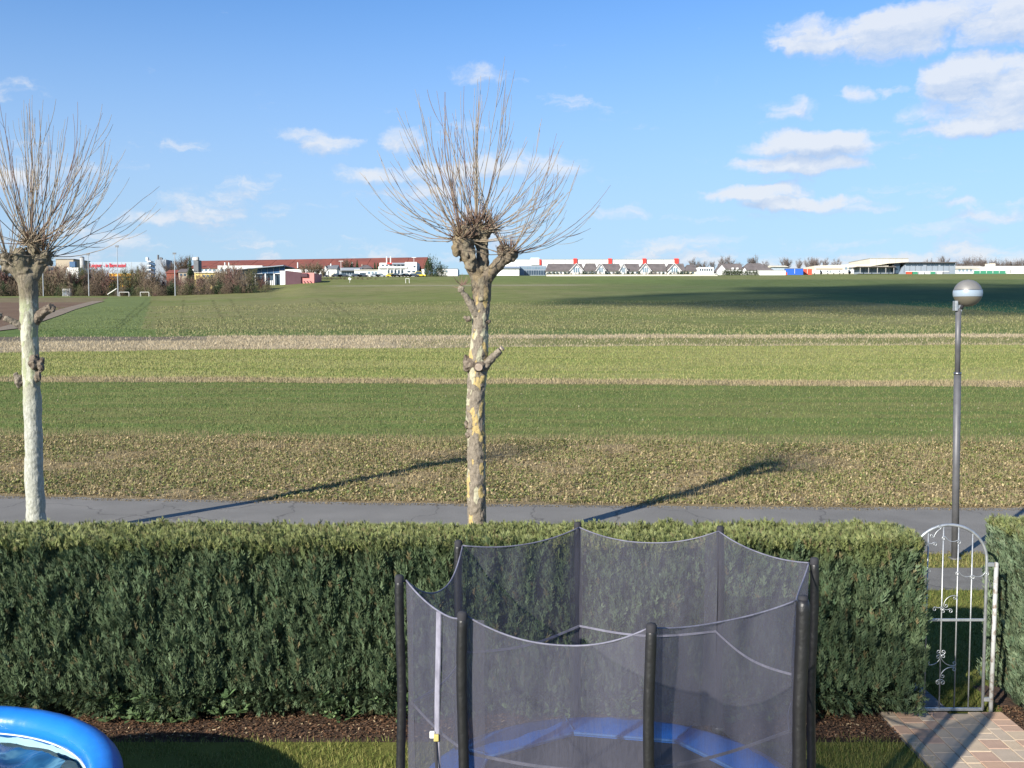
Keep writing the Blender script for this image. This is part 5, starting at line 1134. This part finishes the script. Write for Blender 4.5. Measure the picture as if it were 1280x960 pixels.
t = bldg('store', 'small pale store with light roof behind the blue container', 'building', 966, 984, 333.2, 520, 12, M['pale_hall']); slope_roof(t, 'roof', 966, 984, 333.2, 331.8, 519.5, 12, M['cream_wall'])
t = bldg('shipping_container', 'large blue container beside orange red ones at the right of the houses', 'container', 983, 1004, 335.6, 500, 4, M['blue_box']); pbox(t, 'door_frame', 993.2, 993.6, 335.8, 342, 499.9, .09, M['white_wall']); pbox(t, 'roof_rail', 982.8, 1004.2, 335.2, 335.7, 499.8, 4.3, M['metal_clad'])
t = bldg('shipping_container', 'orange red container standing right of the blue container', 'container', 1004.5, 1015, 336.2, 505, 4, M['red_box']); pbox(t, 'door_frame', 1009, 1009.4, 336.3, 342, 504.9, .09, M['white_wall'])
t = bldg('shipping_container', 'low red container lying in front of the blue container', 'container', 976, 984, 340.3, 490, 3, M['red_box']); pbox(t, 'roof_rail', 975.8, 984.2, 340, 340.3, 489.8, 3.3, M['metal_clad'])
# industrial halls on the right
y = 620; t = thing('factory_hall', 'wide cream hall with gently rising roof left of the white block', 'hall', (Xw(1050, y), y, gb(1050, y)))
MB().prism([(Xw(1018, y), gb(1050, y)), (Xw(1088, y), gb(1050, y)), (Xw(1088, y), Z(329.8, y)), (Xw(1018, y), Z(332.2, y))], y, y + 40).build('wall', M['cream_wall'], t)
pbox(t, 'dark_strip', 1020, 1053, 335.3, 337.2, y - .2, .19, M['tan_wall']); windows(t, 1055, 1086, 6, 334, 337, y, 'glass_pale'); windows(t, 1020, 1053, 6, 338.2, 340.6, y, 'glass_pale')
t = bldg('factory_block', 'tall plain cream block rising above the long halls', 'building', 1087, 1135, 323, 640, 40, M['cream_wall'])
for i in range(5): pbox(t, 'panel_joint', 1095 + i * 8, 1095.3 + i * 8, 323.5, 334, 639.9, .09, M['concrete'])
pbox(t, 'roof_edge', 1086.7, 1135.3, 322.6, 323.2, 639.7, 40.5, M['concrete'])
y = 560; t = thing('canopy_building', 'low building with thin dark canopy roof on posts left of the blue grey hall', 'building', (Xw(1097, y), y, gb(1097, y)))
pbox(t, 'wall', 1075, 1117, 334.5, 342, y + 3, 10, M['metal_clad']); pbox(t, 'roof', 1072, 1120, 333, 333.9, y - 2, 16, M['dark_roof']); [pbox(t, 'post', px, px + .6, 333.9, 342, y - 1.5, .3, M['concrete']) for px in (1075, 1085.5, 1096.5, 1107, 1117)]; windows(t, 1077, 1116, 8, 336, 339.5, y + 3, 'glass', .7)
t = thing('exhibition_hall', 'blue grey hall with slanted left end and dark flat roof on the right', 'hall', (Xw(1160, y), y, gb(1160, y)))
MB().prism([(Xw(1122, y), gb(1160, y)), (Xw(1194, y), gb(1160, y)), (Xw(1194, y), Z(328.6, y)), (Xw(1132, y), Z(328.6, y))], y, y + 25).build('wall', M['metal_clad'], t)
MB().prism([(Xw(1108, y), Z(329.7, y)), (Xw(1130, y), Z(327.9, y)), (Xw(1194.5, y), Z(327.6, y)), (Xw(1194.5, y), Z(328.5, y)), (Xw(1130, y), Z(328.7, y))], y - 2, y + 27).build('roof', M['dark_roof'], t)
pbox(t, 'dark_entrance', 1117.5, 1124.5, 329.6, 342, y + .5, 3, M['glass'])
for a, b in ((1132, 1154), (1158, 1173), (1175, 1193)): windows(t, a, b, 3, 330.6, 332.3, y, 'glass', .9)
for i in range(9): pbox(t, 'panel_joint', 1130 + i * 7, 1130.3 + i * 7, 328.9, 341.5, y - .1, .09, M['grey_paint'])
t = bldg('hall', 'low white hall with pale roof directly right of the blue grey hall', 'hall', 1195, 1234, 335.5, 600, 20, M['white_wall']); slope_roof(t, 'roof', 1195, 1234, 335.5, 332.4, 599.5, 20, M['cream_wall']); windows(t, 1197, 1216, 4, 337, 339.5, 600, 'glass_pale')
t = bldg('hall', 'white hall with a small raised box on its roof at the right edge', 'hall', 1235, 1300, 332.6, 590, 20, M['white_wall']); pbox(t, 'roof_box', 1237, 1244, 329.3, 332.7, 592, 6, M['cream_wall']); pbox(t, 'door', 1262, 1264, 337, 341, 589.8, .19, M['concrete'])
t = bldg('site_fence', 'green site fence in front of the white halls on the right', 'fence', 1217, 1258, 338.4, 560, .3, M['green_box']); [pbox(t, 'post', 1217 + i * 8, 1217.4 + i * 8, 338, 341.6, 559.8, .15, M['white_wall']) for i in range(6)]
# parked vehicles and stored goods, small coloured things
def car(label, px, row, y, mt, L=4.3, hgt=1.45, group='cars parked in front of the white buildings'):
    x = Xw(px, y); zb = tz1(x, y); t = thing('parked_car', label, 'car', (x, y, zb), group); h = L / 2
    MB().prism([(x - h, zb + .3), (x + h, zb + .3), (x + h, zb + .8), (x + h * .55, zb + .92), (x + h * .25, zb + hgt), (x - h * .45, zb + hgt), (x - h * .8, zb + .95), (x - h, zb + .85)], y, y + 1.7).build('body', M[mt], t, bevel=.05)
    MB().prism([(x - h * .7, zb + .93), (x + h * .48, zb + .93), (x + h * .22, zb + hgt - .1), (x - h * .42, zb + hgt - .1)], y - .012, y).build('side_window', M['glass'], t)
    for wx in (-h * .6, h * .6): MB().tube([(x + wx, y - .02, zb + .32), (x + wx, y + .2, zb + .32)], .32, 12).build('wheel', M['tyre'], t)
cl = [(404, 'car_dark', 'dark car parked left of the small white house'), (421, 'car_dark', 'dark car between the small white house and the shed'), (429, 'car_dark', 'dark car in front of the blue grey shed'), (446, 'car_dark', 'dark car at the left end of the white wing'), (453.5, 'car_dark', 'dark car at the carport of the white wing'),
      (469, 'car_silver', 'silver car at the right end of the white wing'), (476, 'car_silver', 'silver car left of the first column under the red canopy'), (489, 'car_yellow', 'yellow car in front of the white building with red canopy'), (495, 'car_dark', 'dark car right of the yellow car'), (503.5, 'car_white', 'white car under the right wing of the canopy building'), (508, 'car_dark', 'dark car at the foot of the right wing'), (517, 'car_dark', 'dark car at the right end of the canopy building')]
for px, mt, lb in cl: car(lb, px, 345, 393, mt)
car('yellow van parked right of the building with red canopy', 524, 345, 396, 'car_yellow', 5.2, 2.2, None)
for i, (px, mt) in enumerate([(1137, 'red_box'), (1144, 'green_box'), (1152, 'car_white'), (1160, 'car_white'), (1166, 'green_box'), (1175, 'car_white'), (1183, 'car_silver')]):
    x = Xw(px, 552); zb = tz1(x, 552); t = thing('sales_stand', ['orange red sales stand, leftmost before the blue grey hall', 'green sales stand right of the orange red one', 'wide white stand before the blue grey hall', 'second white stand before the blue grey hall', 'green stand between two white stands', 'white stand near the right end of the blue grey hall', 'silver grey stand, rightmost before the blue grey hall'][i], 'stand', (x, 552, zb))
    MB().box(x - 1.3, x + 1.3, 552, 554, zb, zb + 1.3).build('body', M[mt], t); MB().prism([(x - 1.5, zb + 1.3), (x + 1.5, zb + 1.3), (x + 1.3, zb + 1.6), (x - 1.3, zb + 1.6)], 551.8, 554.2).build('roof', M['white_wall'], t)
for i, px in enumerate([1022, 1031, 1046, 1058, 1066]):
    x = Xw(px, 600); zb = tz1(x, 600); t = thing('delivery_van', 'white delivery van parked before the cream hall with rising roof', 'van', (x, 600, zb), 'white vans before the cream hall')
    MB().prism([(x - 2.8, zb + .4), (x + 2.8, zb + .4), (x + 2.8, zb + 1.3), (x + 1.9, zb + 2.5), (x - 2.8, zb + 2.5)], 600, 602).build('body', M['car_white'], t, bevel=.06); MB().box(x + 1.2, x + 2.1, 599.98, 600, zb + 1.4, zb + 2.1).build('side_window', M['glass'], t)
    for wx in (-1.8, 1.8): MB().tube([(x + wx, 599.97, zb + .35), (x + wx, 600.2, zb + .35)], .35, 10).build('wheel', M['tyre'], t)
# electric cabinet, goals, plank, masts
y = 300
def gz(px, y): return tz1(Xw(px, y), y)
x = Xw(82, y); zb = gz(82, y); t = thing('electric_cabinet', 'white box shaped cabinet with three grey doors at the far end of the track', 'cabinet', (x, y, zb))
MB().box(x - 1.15, x + 1.15, y, y + 1.2, zb - .2, zb + 2.1).build('housing', M['white_wall'], t); MB().box(x - 1.25, x + 1.25, y - .1, y + 1.3, zb + 2.1, zb + 2.22).build('roof', M['concrete'], t)
for i in range(3): MB().box(x - 1.05 + i * .72, x - .43 + i * .72, y - .04, y, zb + .1, zb + 1.7).build('door', M['metal_clad'], t)
def goal(label, px0, px1, r0, y):
    x0, x1 = Xw(px0, y), Xw(px1, y); zb = tz1(x0, y); zt = Z(r0, y); t = thing('goal', label, 'goal', ((x0 + x1) / 2, y, zb), 'white goal frames')
    for x in (x0, x1): MB().tube([(x, y, zb - .1), (x, y, zt)], .07, 8).build('post', M['white_plastic'], t)
    MB().tube([(x0, y, zt), (x1, y, zt)], .07, 8).build('crossbar', M['white_plastic'], t)
    for x in (x0, x1): MB().tube([(x, y, zt), (x, y + 1.2, zb)], .04, 6).build('back_stay', M['white_plastic'], t)
goal('white goal frame nearest the leaning plank before the shrubs', 148.3, 160.5, 365.2, 295); goal('white goal frame right of the first one before the shrubs', 174.8, 185.5, 365.2, 295); goal('small white goal on the meadow below the white building with red canopy', 507, 511.5, 348.2, 330)
x0, x1 = Xw(133.5, 295), Xw(145, 295); zb = tz1(x0, 295); t = thing('playground_slide', 'slanting white slide beside the goal frames before the shrubs', 'slide', (x0, 295, zb))
MB().prism([(x0, zb + .5), (x1, zb + 2.2), (x1, zb + 2.4), (x0, zb + .7)], 295, 295.6).build('chute', M['white_plastic'], t); [MB().tube([(x, 295.3, zb - .1), (x, 295.3, zz)], .05, 6).build('leg', M['grey_paint'], t) for x, zz in ((x0 + .2, zb + .5), (x1 - .2, zb + 2.1))]
def mast(label, px, row, y, head=True):
    x = Xw(px, y); zb = tz1(x, y); zt = Z(row, y); t = thing('floodlight_mast', label, 'mast', (x, y, zb), 'tall pale masts among the shrubs')
    MB().tube([(x, y, zb - .2), (x, y, zt)], [.16, .1], 8).build('pole', M['galv'], t)
    if head:
        MB().box(x - .5, x + .5, y - .12, y + .12, zt - .1, zt + .28).build('lamp_head', M['grey_paint'], t); MB().tube([(x - .6, y, zt - .3), (x + .6, y, zt - .3)], .05, 6).build('cross_arm', M['galv'], t)
mast('short pale mast just right of the left tree trunk', 53.5, 331, 300, False); mast('tall pale mast left of the silo', 110.5, 318, 300); mast('tallest pale mast rising in front of the yellow orange building', 147, 308, 300); mast('pale mast with lamp head right of the stair tower', 218.5, 317, 298)
def tlamp(label, px, row, y):
    x = Xw(px, y); zb = tz1(x, y); zt = Z(row, y); t = thing('street_lamp', label, 'street lamp', (x, y, zb)); MB().tube([(x, y, zb - .1), (x, y, zt)], .08, 6).build('pole', M['galv'], t); MB().box(x - .9, x + .9, y - .1, y + .1, zt - .05, zt + .12).build('lamp_head', M['white_plastic'], t)
tlamp('distant two armed street lamp right of the small white house', 426.3, 326.5, 400); tlamp('distant thin lamp beyond the office building at its right end', 517.5, 322, 410)
x, y_ = Xw(437, 340), 340; zb = tz1(x, y_); t = thing('information_sign', 'small white sign on a post on the meadow before the bramble patch', 'sign', (x, y_, zb)); MB().tube([(x, y_, zb - .1), (x, y_, zb + 1.6)], .05, 6).build('post', M['galv'], t); MB().prism([(x - .5, zb + 1.2), (x + .3, zb + .9), (x + .6, zb + 1.5), (x - .3, zb + 1.9)], y_ - .06, y_).build('sign_board', M['white_plastic'], t)

# ------------------------------------------------------------------ distant trees and shrubs
def bare_crown(seed, n=420, flat=1.0, spread=.5, wid=.05):
    """crown of a leafless tree, height 1: many thin branches"""
    r = random.Random(seed); V = []; Fc = []
    def seg(a, b, w0, w1):
        d = (b - a); s = d.cross(Vector((r.uniform(-1, 1), r.uniform(-1, 1), r.uniform(-1, 1)))).normalized(); s2 = d.cross(s).normalized(); o = len(V)
        for s_ in (s, s2 * .5 - s * .6, -s2 * .5 - s * .6): V.append(a + s_ * w0)
        for s_ in (s, s2 * .5 - s * .6, -s2 * .5 - s * .6): V.append(b + s_ * w1)
        Fc.extend([(o, o + 1, o + 4, o + 3), (o + 1, o + 2, o + 5, o + 4), (o + 2, o, o + 3, o + 5)])
    mains = []
    for i in range(9):
        a = r.uniform(0, 6.28); tilt = r.uniform(.1, .9) * spread * 1.3; d = Vector((math.cos(a) * math.sin(tilt), math.sin(a) * math.sin(tilt), math.cos(tilt))); p = Vector((0, 0, r.uniform(.05, .3))); l = r.uniform(.5, .8)
        q = p + d * l; seg(p, q, .012, .004); mains.append((p, q, d))
    for i in range(n):
        p, q, d = r.choice(mains); t = r.uniform(.15, 1); b = p.lerp(q, t); dd = (d + Vector((r.uniform(-1, 1), r.uniform(-1, 1), r.uniform(-.2, .9))) * .9).normalized(); l = r.uniform(.08, .26)
        c = b + dd * l; seg(b, c, .0045, .0025)
        for _ in range(3):
            d3 = (dd + Vector((r.uniform(-1, 1), r.uniform(-1, 1), r.uniform(-.5, 1))) * .8).normalized(); b3 = b.lerp(c, r.uniform(.3, 1)); seg(b3, b3 + d3 * r.uniform(.04, .13), .0032, .0016)
    me = bpy.data.meshes.new('crown'); me.from_pydata([tuple(v) for v in V], [], Fc); me.update(); return me
def trunk_mesh():
    mb = MB().tube([(0, 0, -.03), (.005, 0, .15), (-.004, .004, .35), (.01, 0, .6)], [.022, .017, .012, .005], 7); me = bpy.data.meshes.new('trunk'); me.from_pydata(mb.v, [], mb.f); me.update(); return me
def shrub_crown(seed, n=520, dark=False):
    """dense bush about 1 high, 1.3 wide: twigs and small leaves"""
    r = np.random.default_rng(seed); n *= 3
    a = r.uniform(0, 6.283, n); e = r.uniform(-.1, 1.5, n); rad = r.uniform(.3, 1, n) ** .5; lump = 1 + .25 * np.sin(a * 3 + seed) + .18 * np.sin(e * 5 + a * 2)
    P = np.stack([np.cos(a) * np.cos(e) * rad * .62 * lump, np.sin(a) * np.cos(e) * rad * .62 * lump, np.maximum(.02, np.sin(e) * rad * .95 * lump)], -1)
    d = P * .6 + r.normal(0, .35, P.shape) + np.array((0, 0, .5)); d /= np.linalg.norm(d, axis=1)[:, None]; s = np.cross(d, r.normal(0, 1, P.shape)); s /= np.linalg.norm(s, axis=1)[:, None]
    L = r.uniform(.05, .16, n)[:, None]; w_ = (.018 if dark else .008)
    V = np.stack([P, P + d * L * .5 - s * w_, P + d * L, P + d * L * .5 + s * w_], 1).reshape(-1, 3); me = bpy.data.meshes.new('crown'); me.from_pydata(V.tolist(), [], np.arange(4 * n).reshape(-1, 4).tolist()); me.update(); return me
def stems_mesh(seed):
    r = random.Random(seed); mb = MB()
    for i in range(9): a = r.uniform(0, 6.28); mb.tube([(0.05 * math.cos(a), .05 * math.sin(a), -.03), (.2 * math.cos(a), .2 * math.sin(a), .3), (.36 * math.cos(a), .36 * math.sin(a), .75)], [.012, .009, .004], 5)
    me = bpy.data.meshes.new('stem'); me.from_pydata(mb.v, [], mb.f); me.update(); return me
twig_m = {'brown': mat('bare_twigs_brown', (.15, .108, .078), .9, (.105, .08, .06), .3), 'tan': mat('bare_twigs_tan', (.2, .155, .1), .9, (.14, .11, .075), .3), 'olive': mat('olive_twigs', (.13, .13, .06), .9, (.085, .09, .045), .3),
          'dark': mat('evergreen_leaves', (.035, .055, .025), .8, (.05, .07, .03), .3), 'red': mat('reddish_twigs', (.17, .09, .075), .9, (.12, .07, .06), .3), 'bramble': mat('bramble_twigs', (.14, .095, .06), .9, (.1, .085, .05), .3), 'far': mat('far_bare_twigs', (.17, .14, .125), .9, (.13, .11, .1), .3)}
crowns = [bare_crown(i, 420, 1, s) for i, s in enumerate((.45, .6, .75, .5))]; shr = [shrub_crown(i) for i in range(3)]; shd = [shrub_crown(10 + i, dark=True) for i in range(2)]; trm = trunk_mesh(); stm = stems_mesh(1)
cache2 = {}
def with_mat(me, m):
    k = (me.name, m.name)
    if k not in cache2: c = me.copy(); c.name = me.name.split('.')[0]; c.materials.clear(); c.materials.append(m); cache2[k] = c
    return cache2[k]
def plant(kind, label, cat, px, rowtop, y, tint, wide=1.0, group=None, vi=0):
    x = Xw(px, y); zb = tz1(x, y); h = max(.5, Z(rowtop, y) - zb)
    t = thing({'tree': 'bare_tree', 'shrub': 'bare_shrub', 'bush': 'evergreen_bush'}[kind], label, cat, (x, y, zb), group); t.rotation_euler = (0, 0, (px * 1.7) % 6.28)
    cm = {'tree': crowns, 'shrub': shr, 'bush': shd}[kind]; cm = cm[vi % len(cm)]
    o = bpy.data.objects.new('crown', with_mat(cm, twig_m[tint])); C.objects.link(o); o.parent = t; o.scale = (h * wide, h * wide, h)
    o2 = bpy.data.objects.new('trunk' if kind == 'tree' else 'stem', with_mat(trm if kind == 'tree' else stm, M['bare_wood'])); C.objects.link(o2); o2.parent = t; o2.scale = (h * min(1, wide), h * min(1, wide), h)
    return t
r = random.Random(21)
marks = [(0, 'left of the left plane tree'), (53, 'around the short mast by the left plane tree'), (80, 'behind the white cabinet'), (104, 'around the mast left of the silo'), (128, 'between the silo and the slide'), (150, 'behind the first goal frame'), (170, 'between the two goal frames'), (190, 'below the stair tower'), (212, 'around the mast right of the stair tower'),
         (232, 'below the dark conifer'), (255, 'in front of the pale yellow building'), (280, 'left of the glass hall'), (305, 'before the glass hall'), (330, 'at the right end of the thicket')]
def near(px): return min(marks, key=lambda m_: abs(m_[0] - px))[1]
i = 0; px = -60
while px < 338:                       # upper layer: bare trees and tall shrubs
    top = np.interp(px, [-60, 0, 40, 60, 90, 120, 160, 180, 200, 240, 262, 285, 310, 325, 340], [335, 338, 338, 334, 337, 339, 340, 334, 345, 346, 341, 334, 339, 345, 352]) + r.uniform(-2.5, 2.5)
    w_ = near(px); tint = r.choice(['brown', 'brown', 'tan', 'red', 'olive']); nm = {'brown': 'brown', 'tan': 'tan', 'red': 'reddish', 'olive': 'olive brown'}[tint]
    if i % 3 == 0: plant('tree', 'bare %s tree of the thicket %s' % (nm, w_), 'tree', px, top, 312 + r.uniform(-6, 12), tint, 1.0, 'bare trees of the thicket at the far edge of the field', i)
    else: plant('shrub', 'tall leafless %s shrub %s' % (nm, w_), 'shrub', px, top + 3, 308 + r.uniform(-5, 8), tint, .85, 'leafless shrubs of the thicket', i)
    px += r.uniform(3.6, 6.2); i += 1
px = -60
while px < 336:                       # lower layer at the field edge
    w_ = near(px); k = r.random(); top = np.interp(px, [-60, 200, 300, 336], [356, 356, 353, 360]) + r.uniform(-3, 5)
    if k < .42: plant('bush', 'dark green bush at the field edge %s' % w_, 'bush', px, top + 2, 303 + r.uniform(-2, 2), 'dark', .85, 'dark green bushes at the field edge', i)
    else:
        tint = 'olive' if k > .75 else 'tan' if k > .6 else 'brown'; plant('shrub', 'low leafless %s shrub %s' % ({'brown': 'brown', 'tan': 'tan', 'olive': 'olive brown'}[tint], w_), 'shrub', px, top, 302 + r.uniform(-2, 2), tint, .9, 'low shrubs at the field edge', i)
    px += r.uniform(5, 8.5); i += 1
plant('shrub', 'low dark red shrub right of the second goal frame', 'shrub', 193, 366.5, 296, 'red', 1.1, None, 1)
for px, top in ((404, 335), (396, 330), (390, 327), (383, 332)): plant('tree', 'bare brown tree behind the pink building, %s' % {404: 'nearest the small white house', 396: 'second from the small white house', 390: 'tallest of the four', 383: 'above the flue'}[px], 'tree', px, top, 372, 'tan', 1.2, 'bare trees behind the pink building', px)
for i, (px, top) in enumerate(((432, 327), (434.5, 325.5), (213, 324), (226, 323), (231, 326), (177, 334))): plant('tree', ['bare tree rising behind the blue grey shed, left of its pair', 'bare tree rising behind the blue grey shed, right of its pair', 'bare tree behind the mast with lamp head', 'taller bare tree between the mast and the conifer', 'bare tree touching the left side of the conifer', 'bare tree left of the stair tower'][i], 'tree', px, top, 450, 'brown', 1.0, None, i)
# brambles on the meadow
for i, px in enumerate(np.arange(398, 474, 5.5)):
    px = float(px); plant('shrub', 'low brown bramble clump on the slope %s' % ('below the small white house' if px < 424 else 'below the blue grey shed' if px < 446 else 'below the flat white wing'), 'bramble', px + r.uniform(-1, 1), 346.5 + r.uniform(-.6, 2), 372 + r.uniform(-6, 4), 'bramble', 1.5, 'bramble clumps on the slope', i)
# conifers
def conifer(label, px, row, y, wid, tint='dark', group=None):
    x = Xw(px, y); zb = tz1(x, y); h = Z(row, y) - zb; t = thing('conifer', label, 'tree', (x, y, zb), group); rr = np.random.default_rng(int(px)); V = []
    for lv in range(26):
        f = lv / 26; zc = h * (.08 + .9 * f); rad = wid * (1 - f) ** .85 * rr.uniform(.75, 1.15)
        for k in range(26):
            a = rr.uniform(0, 6.28); l = rad * rr.uniform(.6, 1.1) + .15; d = np.array((math.cos(a), math.sin(a), -.25)); s = np.array((-math.sin(a), math.cos(a), 0)) * l * .28; p0 = np.array((0, 0, zc)); dz = np.array((0, 0, rr.uniform(-.1, .35)))
            V += [p0 + dz, p0 + d * l * .6 - s, p0 + d * l, p0 + d * l * .6 + s]
    me = bpy.data.meshes.new('crown'); me.from_pydata([tuple(v) for v in V], [], np.arange(len(V)).reshape(-1, 4).tolist()); me.update(); link('crown', me, twig_m[tint], t)
    MB().tube([(x, y, zb - .2), (x, y, zb + h * .95)], [.25, .04], 7).build('trunk', M['bare_wood'], t)
conifer('tall dark conifer standing before the slim grey tower', 237.5, 318, 400, 3.0); conifer('dark conifer behind the shed, leftmost of the pair left of the hipped house', 439.5, 326, 450, 1.6); conifer('dark conifer nearest the low house with hipped roof, taller of its pair', 446.5, 324.5, 450, 1.8)
conifer('dark conifer left of the building with red canopy, left one of two', 468.5, 327.5, 420, 1.2); conifer('dark conifer touching the building with red canopy, right one of two', 472, 328, 420, 1.2)
conifer('small dark conifer at the right end of the building with red canopy', 525.5, 332.5, 405, 1.3)
plant('bush', 'broad dark green tree between the red canopy building and the middle tree', 'tree', 538.5, 324, 400, 'dark', .75, None, 0); plant('bush', 'smaller dark green tree right of the broad dark one', 'tree', 551, 331, 402, 'dark', .9, None, 1)
# garden hedges and bushes in front of the bungalows
for i, px in enumerate(np.arange(684, 866, 4.4)):
    px = float(px) + r.uniform(-.8, .8); k = r.random(); w_ = 'glazed gable bungalow' if px < 730 else 'bungalows under the second red tower' if px < 776 else 'bungalows under the third red tower' if px < 825 else 'bungalows under the fourth red tower'
    plant('bush' if k < .7 else 'shrub', '%s garden bush before the %s' % ('dark green' if k < .7 else 'tan', w_), 'bush', px, 340.2 + r.uniform(-.8, 1.2), 408 + r.uniform(-2, 2), 'dark' if k < .7 else 'tan', 1.0, 'garden bushes before the bungalows', i)
t = bldg('garden_wall', 'long low pale wall before the row of bungalows', 'wall', 683, 897, 343.1, 404, .3, M['cream_wall']); pbox(t, 'coping', 683, 897, 342.9, 343.15, 403.9, .5, M['concrete'])
for i, px in enumerate((906, 910, 914, 918, 922, 926)): plant('bush', 'dark green clipped bush before the dormered house', 'bush', px, 337.6, 462, 'dark', 1.0, 'bushes before the dormered house', i)
for i, px in enumerate((932, 937, 942, 946)): plant('bush', 'dark green bush before the dark hipped roof house', 'bush', px, 338.6, 462, 'dark', 1.0, 'bushes before the hipped roof house', i)
# bare trees along the horizon on the right
tl = [(866, 325), (871, 327), (880, 326), (890, 328), (904, 323), (911, 322), (921, 327), (938, 324), (944, 322), (956, 327), (981, 322.5), (985, 324), (998, 326), (1012, 323), (1017, 322), (1022, 325), (1032, 325), (1045, 324.5), (1163, 323), (1181, 322)]
for i, (px, row) in enumerate(tl): 
    w_ = 'behind the last bungalow' if px < 892 else 'behind the dormered house' if px < 925 else 'behind the dark hipped roof' if px < 960 else 'behind the blue container' if px < 1003 else 'behind the orange red container' if px < 1028 else 'behind the cream hall' if px < 1060 else 'behind the blue grey hall'
    plant('tree', 'thin bare tree %s' % w_, 'tree', px, row, 660, 'far', .9, 'thin bare trees along the horizon on the right', i)
for i, px in enumerate(np.arange(1192, 1330, 4.2)):
    px = float(px) + r.uniform(-1, 1); row = np.interp(px, [1192, 1205, 1215, 1230, 1250, 1330], [330, 325, 323, 326, 327, 325]) + r.uniform(-1, 1.2)
    plant('shrub' if i % 2 else 'tree', 'brown bare tree of the wood %s' % ('behind the white hall with the pale roof' if px < 1234 else 'behind the white hall with the roof box'), 'tree', px, row, 680, 'far', .95, 'brown wood behind the white halls on the right', i)

# ------------------------------------------------------------------ real cloud that shades the far right field
def real_cloud():
    sh = Vector((155, 222, 9.5)); alt = 380; k = alt / math.tan(SUN_EL); c = sh + Vector((math.sin(SUN_AZ) * k, math.cos(SUN_AZ) * k, alt))
    bm = bmesh.new(); r = random.Random(5)
    for i in range(26):
        a = r.uniform(0, 6.28); q = r.uniform(0, 1) ** .6; x = c.x + math.cos(a) * q * 118; yy = c.y + math.sin(a) * q * 62
        blob(bm, (x, yy, c.z + r.uniform(-4, 16) * (1 - q)), r.uniform(16, 34), (1.2, 1, .55), i, 4, .5)
    me = bpy.data.meshes.new('cloud'); bm.to_mesh(me); bm.free(); me.polygons.foreach_set('use_smooth', [True] * len(me.polygons))
    m = mat('cloud_white', (.85, .86, .88), 1, (.8, .82, .86), .02); m.node_tree.nodes['Principled BSDF'].inputs['Specular IOR Level'].default_value = 0; m.node_tree.nodes['Principled BSDF'].inputs['Alpha'].default_value = .4
    o = link('cloud', me, m); tag(o, 'white puffy cloud drifting over the houses behind the viewer', 'cloud')
real_cloud()
